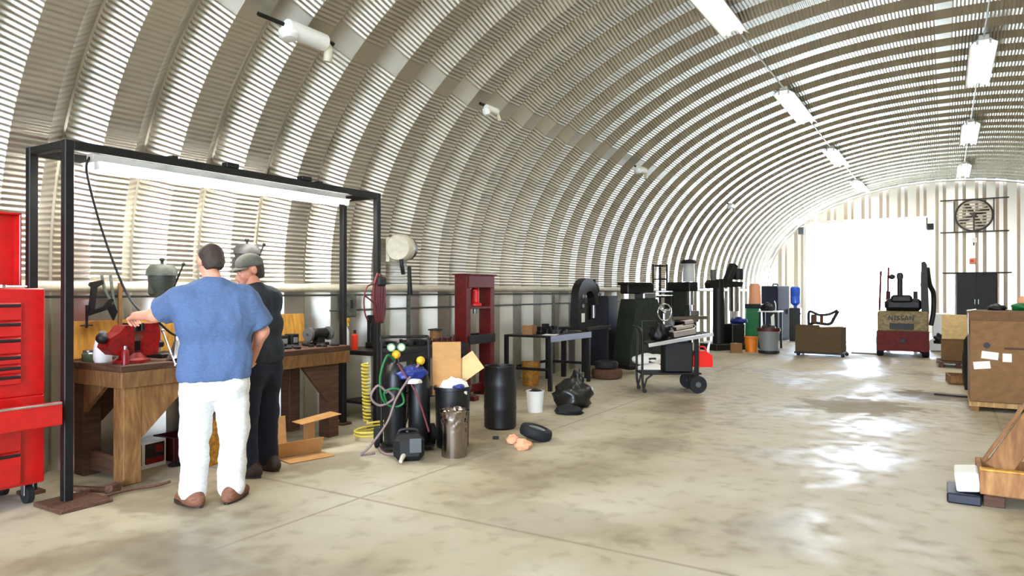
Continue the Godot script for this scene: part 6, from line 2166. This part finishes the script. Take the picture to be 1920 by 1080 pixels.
func build_forklift() -> void:
	# local: rear face at z = 0 (towards the camera), truck extends to -z
	var t := thing("forklift", "red and cream forklift seen from behind before the open doorway", "forklift", P(-0.78, 0, 17.55), 0.06)
	var f := MB.new()
	f.prism([Vector2(-0.48, 0.14), Vector2(0.48, 0.14), Vector2(0.5, 0.2), Vector2(0.5, 0.57), Vector2(-0.5, 0.57), Vector2(-0.5, 0.2)], -0.55, 0.0)
	part(t, "counterweight", f, M.lift_red)
	f = MB.new()
	f.box(Vector3(0, 0.3, -1.2), Vector3(0.8, 0.3, 1.3), 0.02)
	part(t, "chassis", f, M.lift_red)
	f = MB.new()
	f.box(Vector3(0, 0.79, -0.3), Vector3(0.98, 0.44, 0.6), 0.03)
	var h := part(t, "hood", f, M.lift_cream)
	f = MB.new()
	f.box(Vector3(-0.02, 0.68, 0.003), Vector3(0.46, 0.13, 0.02), 0.006)
	part(h, "grille_slot", f, M.black)
	f = MB.new()
	f.box(Vector3(0, 0.37, 0.004), Vector3(0.1, 0.1, 0.02), 0.01)
	part(t, "tow_pin", f, M.black)
	text(h, "NISSAN", 0.1, 0.012, M.black, Transform3D(Basis.IDENTITY, Vector3(-0.03, 0.86, 0.004)))
	f = MB.new()
	f.box(Vector3(0.02, 1.15, -0.35), Vector3(0.74, 0.27, 0.5), 0.08)
	var st := part(t, "seat", f, M.black)
	f = MB.new()
	f.box(Vector3(-0.02, 1.28, -0.12), Vector3(0.42, 0.18, 0.12), 0.05)
	part(st, "backrest", f, M.black)
	f = MB.new()
	f.tube([Vector3(-0.05, 1.25, -0.14), Vector3(-0.05, 1.75, -0.18)], 0.055, 12)
	f.box(Vector3(-0.05, 1.78, -0.18), Vector3(0.13, 0.16, 0.1), 0.03)
	part(t, "air_cleaner_stack", f, M.black)
	# guard posts and mast
	for q in [[-0.45, -0.1, 1.02, -0.42, -0.1, 1.9], [-0.3, -1.0, 0.9, -0.27, -0.9, 2.0]]:
		f = MB.new()
		f.tube([Vector3(q[0], q[2], q[1]), Vector3(q[3], q[5], q[4])], 0.022, 8)
		part(t, "guard_post", f, M.lift_red)
	f = MB.new()
	f.ball(Vector3(-0.2, 1.78, -0.9), Vector3(0.07, 0.06, 0.03), 12, 8)
	f.cyl(Vector3(-0.27, 1.78, -0.9), Vector3(-0.2, 1.78, -0.9), 0.01, -1, 6)
	part(t, "mirror", f, M.black)
	f = MB.new()
	f.prism([Vector2(0.36, 0.95), Vector2(0.5, 0.95), Vector2(0.46, 2.02), Vector2(0.42, 2.1), Vector2(0.36, 2.08), Vector2(0.34, 1.6)], -0.2, -0.05)
	part(t, "tank_bracket", f, M.black)
	f = MB.new()
	f.tube(spline([Vector3(0.47, 1.95, -0.15), Vector3(0.52, 1.6, -0.3), Vector3(0.6, 1.4, -0.5), Vector3(0.6, 1.0, -0.5), Vector3(0.55, 0.7, -0.45)], 6), 0.05, 10)
	part(t, "side_guard", f, M.black)
	for x in [-0.28, 0.3]:
		f = MB.new()
		f.box(Vector3(x, 0.75, -1.95), Vector3(0.1, 1.4, 0.14), 0.01)
		part(t, "mast_channel", f, M.black_iron)
		f = MB.new()
		f.box(Vector3(x, 0.05, -2.5), Vector3(0.12, 0.04, 1.0), 0.01)
		part(t, "fork", f, M.black_iron)
	f = MB.new()
	f.box(Vector3(0.0, 0.4, -1.9), Vector3(0.66, 0.08, 0.06), 0.01)
	part(t, "mast_tie", f, M.black_iron)
	for x in [-0.44, 0.44]:
		wheel(t, "rear_wheel", Vector3(x, 0.2, -0.32), 0.2, 0.14, rz(PI / 2), M.rubber, M.lift_cream)
		wheel(t, "front_wheel", Vector3(x, 0.26, -1.55), 0.26, 0.18, rz(PI / 2), M.rubber, M.lift_cream)

func build_right() -> void:
	var f: MB
	var t: Node3D
	# big carton on a skid
	t = thing("shipping_carton", "big brown shipping carton with white labels on a wooden skid", "carton", P(0.86, 0, 10.72))
	f = MB.new()
	f.box(Vector3(0, 0.66, 0), Vector3(1.2, 1.08, 1.08), 0.006)
	part(t, "box", f, M.card_brown2)
	f = MB.new()
	f.box(Vector3(0, 1.15, 0.0), Vector3(1.215, 0.11, 1.095), 0.004)
	part(t, "lid_band", f, M.card_dark2)
	for z in [0.46, 0.0, -0.46]:
		f = MB.new()
		f.box(Vector3(0, 0.085, z), Vector3(1.22, 0.06, 0.12), 0.004)
		part(t, "skid_board", f, M.pine)
	for x in [-0.55, 0.0, 0.55]:
		f = MB.new()
		f.box(Vector3(x, 0.0275, 0), Vector3(0.09, 0.055, 1.06), 0.004)
		part(t, "skid_runner", f, M.pine_dark)
	for q in [[-0.48, 0.56, 0.17, 0.09, 0.12], [-0.4, 0.68, 0.17, 0.09, -0.1], [-0.23, 0.66, 0.09, 0.1, 0.0]]:
		f = MB.new()
		f.box(Vector3(q[0], q[1], 0.5415), Vector3(q[2], q[3], 0.003), 0.0005, rz(q[4]))
		part(t, "paper_label", f, M.cloth_white)
	f = MB.new()
	f.lathe(Vector3(-0.43, 0.8, 0.5415), [Vector2(0, 0.001), Vector2(0.035, 0.001), Vector2(0.035, 0), Vector2(0, 0)], 16, rx(PI / 2))
	part(t, "round_stamp", f, M.black)
	f = MB.new()
	f.box(Vector3(-0.15, 0.77, 0.5415), Vector3(0.22, 0.025, 0.002), 0.0005)
	part(t, "printed_line", f, M.wood_dark)
	f = MB.new()
	f.box(Vector3(-0.612, 1.05, 0.3), Vector3(0.004, 0.26, 0.4), 0.001)
	f.box(Vector3(-0.58, 1.22, 0.38), Vector3(0.1, 0.004, 0.3), 0.001, rz(0.2))
	part(t, "torn_white_liner", f, M.cloth_white)
	t = thing("potted_figure", "small green base with a brown round top on the shipping carton", "ornament", P(0.84, 1.206, 11.0))
	f = MB.new()
	lump(101, Vector3(0.12, 0.06, 0.1), 0.3, f, Vector3.ZERO, 4.0)
	part(t, "green_base", f, M.green)
	f = MB.new()
	f.ball(Vector3(0, 0.12, 0), Vector3(0.055, 0.06, 0.055), 14, 8)
	part(t, "round_top", f, M.peach_cloth)
	f = MB.new()
	lump(103, Vector3(0.1, 0.045, 0.1), 0.5, f, Vector3.ZERO, 6.0)
	one("dark_rag", "dark rag lying on the shipping carton near its torn corner", "rag", f, M.black, P(0.57, 1.206, 11.0))
	# behind it: plywood, open carton, pallet, black jacket, white scrap
	t = thing("open_carton", "open brown carton on a dark pallet behind the shipping carton", "carton", P(0.2, 0.12, 16.1))
	f = MB.new()
	f.box(Vector3(0, 0.01, 0), Vector3(0.52, 0.02, 0.5), 0.003)
	for s in [-1.0, 1.0]:
		f.box(Vector3(s * 0.255, 0.2, 0), Vector3(0.012, 0.38, 0.5), 0.003)
		f.box(Vector3(0, 0.2, s * 0.245), Vector3(0.52, 0.38, 0.012), 0.003)
	part(t, "box", f, M.card_dark2)
	f = MB.new()
	f.box(Vector3(-0.02, 0.62, -0.25), Vector3(0.46, 0.5, 0.012), 0.003, rx(0.05))
	part(t, "raised_flap", f, M.card_light)
	t = thing("pallet", "low dark wooden pallet under the open carton", "pallet", P(0.22, 0, 16.05))
	for x in [-0.28, 0.0, 0.28]:
		f = MB.new()
		f.box(Vector3(x, 0.04, 0), Vector3(0.08, 0.08, 0.8), 0.004)
		part(t, "runner", f, M.wood_dark)
	for i in 5:
		f = MB.new()
		f.box(Vector3(0, 0.098, -0.34 + i * 0.17), Vector3(0.72, 0.03, 0.13), 0.003)
		part(t, "slat", f, M.wood_dark)
	f = MB.new()
	lump(105, Vector3(0.16, 0.3, 0.16), 0.4, f, Vector3.ZERO, 5.0)
	one("black_sack", "tall black sack slumped behind the shipping carton's torn corner", "sack", f, M.bag, P(0.36, 0.0, 12.35)).scale = Vector3(0.8, 1.9, 0.8)
	f = MB.new()
	f.box(Vector3(0, 0.3, 0), Vector3(0.36, 0.6, 0.3), 0.03)
	one("white_panel_box", "bright white box standing right of the forklift", "box", f, M.plastic_white, P(-0.08, 0.32, 19.9)).set_meta("group", "white boxes")
	t = thing("scrap_cart", "heap of black and white machine scrap right of the forklift", "scrap", P(-0.1, 0, 19.9))
	f = MB.new()
	f.box(Vector3(0, 0.16, 0), Vector3(0.42, 0.3, 0.5), 0.03)
	part(t, "white_casing", f, M.plastic_white)
	f = MB.new()
	lump(107, Vector3(0.18, 0.14, 0.18), 0.7, f, Vector3(0.05, 0.2, 0.2), 8.0)
	part(t, "black_lumps", f, M.black_iron)
	t = thing("wooden_tray", "small dark wooden tray on the floor left of the shipping carton", "tray", P(0.17, 0, 13.15), 0.1)
	f = MB.new()
	f.box(Vector3(0, 0.02, 0), Vector3(0.26, 0.02, 0.55), 0.003)
	part(t, "bottom", f, M.wood_dark)
	for q in [[0.125, 0, 0.02, 0.55], [-0.125, 0, 0.02, 0.55]]:
		f = MB.new()
		f.box(Vector3(q[0], 0.07, q[1]), Vector3(q[2], 0.13, q[3]), 0.003)
		part(t, "side", f, M.pine_dark)
	for z in [-0.265, 0.265]:
		f = MB.new()
		f.box(Vector3(0, 0.07, z), Vector3(0.23, 0.13, 0.02), 0.003)
		part(t, "end", f, M.pine_dark)
	f = MB.new()
	f.bar(Vector3(-0.2, 0.012, 0), Vector3(0.22, 0.012, 0.1), 0.08, 0.02, 0.003)
	one("dark_strip", "thin dark strip on the floor at the shipping carton's corner", "strip", f, M.black_iron, P(0.08, 0, 11.52))
	# foreground crate at the right edge
	t = thing("crate_tray", "low wooden crate tray on dark skids at the right edge", "crate", P(0.92, 0, 6.15))
	f = MB.new()
	f.box(Vector3(0, 0.165, 0.44), Vector3(1.44, 0.16, 0.03), 0.004)
	part(t, "front_board", f, M.crate_board)
	f = MB.new()
	f.box(Vector3(0, 0.252, 0.435), Vector3(1.44, 0.014, 0.06), 0.003)
	part(t, "front_rail", f, M.board_yellow)
	f = MB.new()
	f.box(Vector3(0, 0.12, -0.44), Vector3(1.44, 0.07, 0.03), 0.004)
	part(t, "rear_board", f, M.crate_board)
	for x in [-0.7, 0.7]:
		f = MB.new()
		f.box(Vector3(x, 0.12, 0), Vector3(0.03, 0.07, 0.84), 0.004)
		part(t, "side_board", f, M.crate_board)
	for i in 6:
		f = MB.new()
		f.box(Vector3(0, 0.083, -0.37 + i * 0.148), Vector3(1.38, 0.016, 0.12), 0.002)
		part(t, "floor_slat", f, M.pine_dark)
	for x in [-0.64, -0.22, 0.22, 0.64]:
		f = MB.new()
		f.box(Vector3(x, 0.037, 0), Vector3(0.12, 0.074, 0.86), 0.004)
		part(t, "skid", f, M.wood_dark)
	f = MB.new()
	f.box(Vector3(0, 0.16, 0), Vector3(0.16, 0.32, 0.8), 0.02)
	f.box(Vector3(0, 0.36, -0.1), Vector3(0.5, 0.1, 0.12), 0.02)
	one("machine_casting", "black machine casting lying in the crate tray", "machine part", f, M.black_iron, P(0.78, 0.0915, 6.2), 0.3)
	f = MB.new()
	f.bar(Vector3(-0.62, 0.24, 0.38), Vector3(-0.05, 1.2, 0.25), 0.03, 0.15, 0.004, Vector3(0.85, -0.5, 0.0))
	f.bar(Vector3(-0.7, 0.29, 0.36), Vector3(-0.13, 1.25, 0.23), 0.05, 0.02, 0.003, Vector3(0.85, -0.5, 0.0))
	one("leaning_board", "brown board with pale edge slanting up out of the crate tray", "board", f, M.pine_dark, P(0.92, 0.0, 6.15))
	f = MB.new()
	f.box(Vector3(0, 0.1, 0), Vector3(0.14, 0.13, 0.28), 0.01, rz(0.12))
	one("foam_block", "white foam block resting against the crate tray's left side", "foam block", f, M.cloth_white, P(0.13, 0.0, 5.86)).position.y = 0.045
	f = MB.new()
	f.box(Vector3(0, 0.035, 0), Vector3(0.2, 0.07, 0.36), 0.01)
	one("dark_batten", "dark batten under the white foam block", "batten", f, M.navy, P(0.11, 0, 5.86))
	# end wall: fan, boxes, cabinet
	t = thing("wall_fan", "large round louvred exhaust fan high on the back wall", "fan", P(0.85, 4.02, 28.5))
	f = MB.new()
	var ring := []
	for i in 41:
		var a := TAU * i / 40
		ring.append(Vector3(cos(a) * 0.53, sin(a) * 0.53, 0.06))
	f.tube(ring, 0.03, 8, false)
	part(t, "ring", f, M.fan_dark)
	for i in 9:
		var y := -0.42 + i * 0.105
		var w := sqrt(0.53 * 0.53 - y * y) * 2.0 - 0.05
		f = MB.new()
		f.box(Vector3(0, y, 0.05), Vector3(w, 0.055, 0.008), 0.001, rx(0.35))
		part(t, "louvre", f, M.end_steel)
	f = MB.new()
	f.lathe(Vector3(0, 0, 0.06), [Vector2(0, -0.05), Vector2(0.08, -0.05), Vector2(0.08, 0.05), Vector2(0, 0.06)], 16, rx(PI / 2))
	f.box(Vector3(0.0, -0.27, 0.06), Vector3(0.05, 0.5, 0.03), 0.004)
	part(t, "motor", f, M.fan_dark)
	for k in 4:
		f = MB.new()
		f.box(Vector3(0.27, 0, -0.02), Vector3(0.4, 0.16, 0.01), 0.002, rx(0.35))
		var bl := part(t, "blade", f, M.fan_dark)
		bl.rotation.z = k * PI / 2 + 0.5
	for y in [-0.56, 0.54]:
		f = MB.new()
		f.box(Vector3(0, y, 0.05), Vector3(1.95, 0.045, 0.04), 0.003)
		part(t, "mounting_rail", f, M.fan_dark)
	for x in [-0.56, 0.56]:
		f = MB.new()
		f.box(Vector3(x, -0.01, 0.05), Vector3(0.04, 1.05, 0.035), 0.003)
		part(t, "side_rail", f, M.green_grey)
	t = thing("fan_switch", "small white switch box with a cord under the exhaust fan", "switch box", P(0.87, 3.1, 28.57))
	f = MB.new()
	f.box(Vector3(0, 0.08, 0), Vector3(0.14, 0.16, 0.08), 0.008)
	part(t, "case", f, M.plastic_white)
	f = MB.new()
	f.cyl(Vector3(-0.02, 0, 0.0), Vector3(-0.02, -0.1, 0.0), 0.02, -1, 8)
	part(t, "knob", f, M.black)
	t = thing("alarm_box", "small orange red alarm box on the back wall above the black cabinet", "alarm box", P(0.82, 2.38, 28.57))
	f = MB.new()
	f.box(Vector3(0, 0.09, 0), Vector3(0.2, 0.2, 0.08), 0.02)
	part(t, "case", f, M.peach_cloth)
	f = MB.new()
	f.lathe(Vector3(-0.02, 0.1, 0.041), [Vector2(0, 0.01), Vector2(0.05, 0.01), Vector2(0.05, 0), Vector2(0, 0)], 14, rx(PI / 2))
	part(t, "button", f, M.gas_red)
	t = thing("black_cabinet", "tall black steel cabinet under a dark shelf plank at the back wall", "cabinet", P(0.9, 0, 28.1))
	f = MB.new()
	f.box(Vector3(0, 1.02, 0), Vector3(1.14, 2.04, 0.5), 0.01)
	part(t, "body", f, M.cabinet_black)
	for s in [-1.0, 1.0]:
		f = MB.new()
		f.box(Vector3(s * 0.28, 1.02, 0.254), Vector3(0.53, 1.96, 0.012), 0.004)
		var d := part(t, "door", f, M.cabinet_black)
		f = MB.new()
		f.box(Vector3(s * 0.05, 1.1, 0.27), Vector3(0.02, 0.16, 0.02), 0.003)
		part(d, "handle", f, M.bare_steel)
	f = MB.new()
	f.box(Vector3(0, 2.06, 0.0), Vector3(1.92, 0.035, 0.5), 0.004)
	part(t, "shelf_plank", f, M.black_iron)
	# brackets at the doorway
	f = MB.new()
	f.box(Vector3(0, 0.1, 0), Vector3(0.2, 0.2, 0.16), 0.01)
	f.box(Vector3(-0.1, 0.22, 0), Vector3(0.03, 0.4, 0.04), 0.004)
	one("door_motor", "black door opener box at the doorway's upper right corner", "door opener", f, M.black, P(-0.42, 3.6, 28.5))
	f = MB.new()
	f.box(Vector3(0, 0.12, 0), Vector3(0.2, 0.26, 0.16), 0.01)
	one("door_bracket", "dark door track bracket at the doorway's upper left corner", "bracket", f, M.mid_grey, P(-4.63, 3.62, 28.5))

func build_ceiling_lights() -> void:
	var rows := [[-2.4, 4.93, 2.5, "left", 0.22], [0.5, 5.1, 1.9, "middle", 0.18]]
	var nth := ["overhead and out of view", "nearest in view", "second along", "third along", "last before the back wall"]
	for r in rows:
		for k in 5:
			strip_light("ceiling_light", "bright ceiling strip lamp in the %s row, %s" % [r[3], nth[k]], P(r[0], r[1], r[2] + k * 5.9), 2.6, 0.36, LAMP_E, "ceiling strip lamps", r[4])
		for k in 4:
			var f := MB.new()
			f.tube([P(r[0], r[1] + 0.09, r[2] + k * 5.9 + 1.3), P(r[0], r[1] + 0.09, r[2] + (k + 1) * 5.9 - 1.3)], 0.014, 8)
			one("lamp_conduit", "thin white conduit in the %s lamp row, %s gap between lamps" % [r[3], ["first", "second", "third", "fourth"][k]], "conduit", f, M.white_paint, Vector3.ZERO, 0, "conduits between ceiling lamps")
func _ready() -> void:
	var cam := Camera3D.new()
	cam.name = "camera"
	cam.fov = 44.49
	cam.far = 400.0
	add_child(cam)
	cam.position = Vector3(0, 1.45, 0)
	cam.rotation = Vector3(0.0045, 0.5509, 0)
	cam.current = true
	var we := WorldEnvironment.new()
	we.name = "environment"
	var env := Environment.new()
	env.background_mode = Environment.BG_SKY
	var sk := ProceduralSkyMaterial.new()
	sk.sky_top_color = Color(0.72, 0.84, 1.0)
	sk.sky_horizon_color = Color(0.93, 0.96, 1.0)
	sk.ground_bottom_color = Color(0.7, 0.68, 0.62)
	sk.ground_horizon_color = Color(0.93, 0.94, 0.95)
	sk.sky_energy_multiplier = 4.0
	sk.ground_energy_multiplier = 2.0
	var sky := Sky.new()
	sky.sky_material = sk
	env.sky = sky
	env.tonemap_mode = Environment.TONE_MAPPER_LINEAR
	env.tonemap_exposure = 1.5
	env.sdfgi_enabled = true
	env.ssao_enabled = true
	env.ssil_enabled = true
	we.environment = env
	add_child(we)
	var sun := DirectionalLight3D.new()
	sun.name = "sun"
	sun.rotation_degrees = Vector3(-58, -75, 0)
	sun.light_energy = 4.0
	sun.light_color = Color(1.0, 0.96, 0.9)
	sun.light_angular_distance = 0.6
	sun.shadow_enabled = true
	add_child(sun)
	make_materials()
	build_hut()
	build_ceiling_lights()
	build_tool_chest()
	build_light_frame()
	build_bench_lamp()
	build_workbench()
	build_bench_items()
	build_wall_fittings()
	build_man_blue()
	build_man_cap()
	build_middle()
	build_far_left()
	build_forklift()
	build_right()
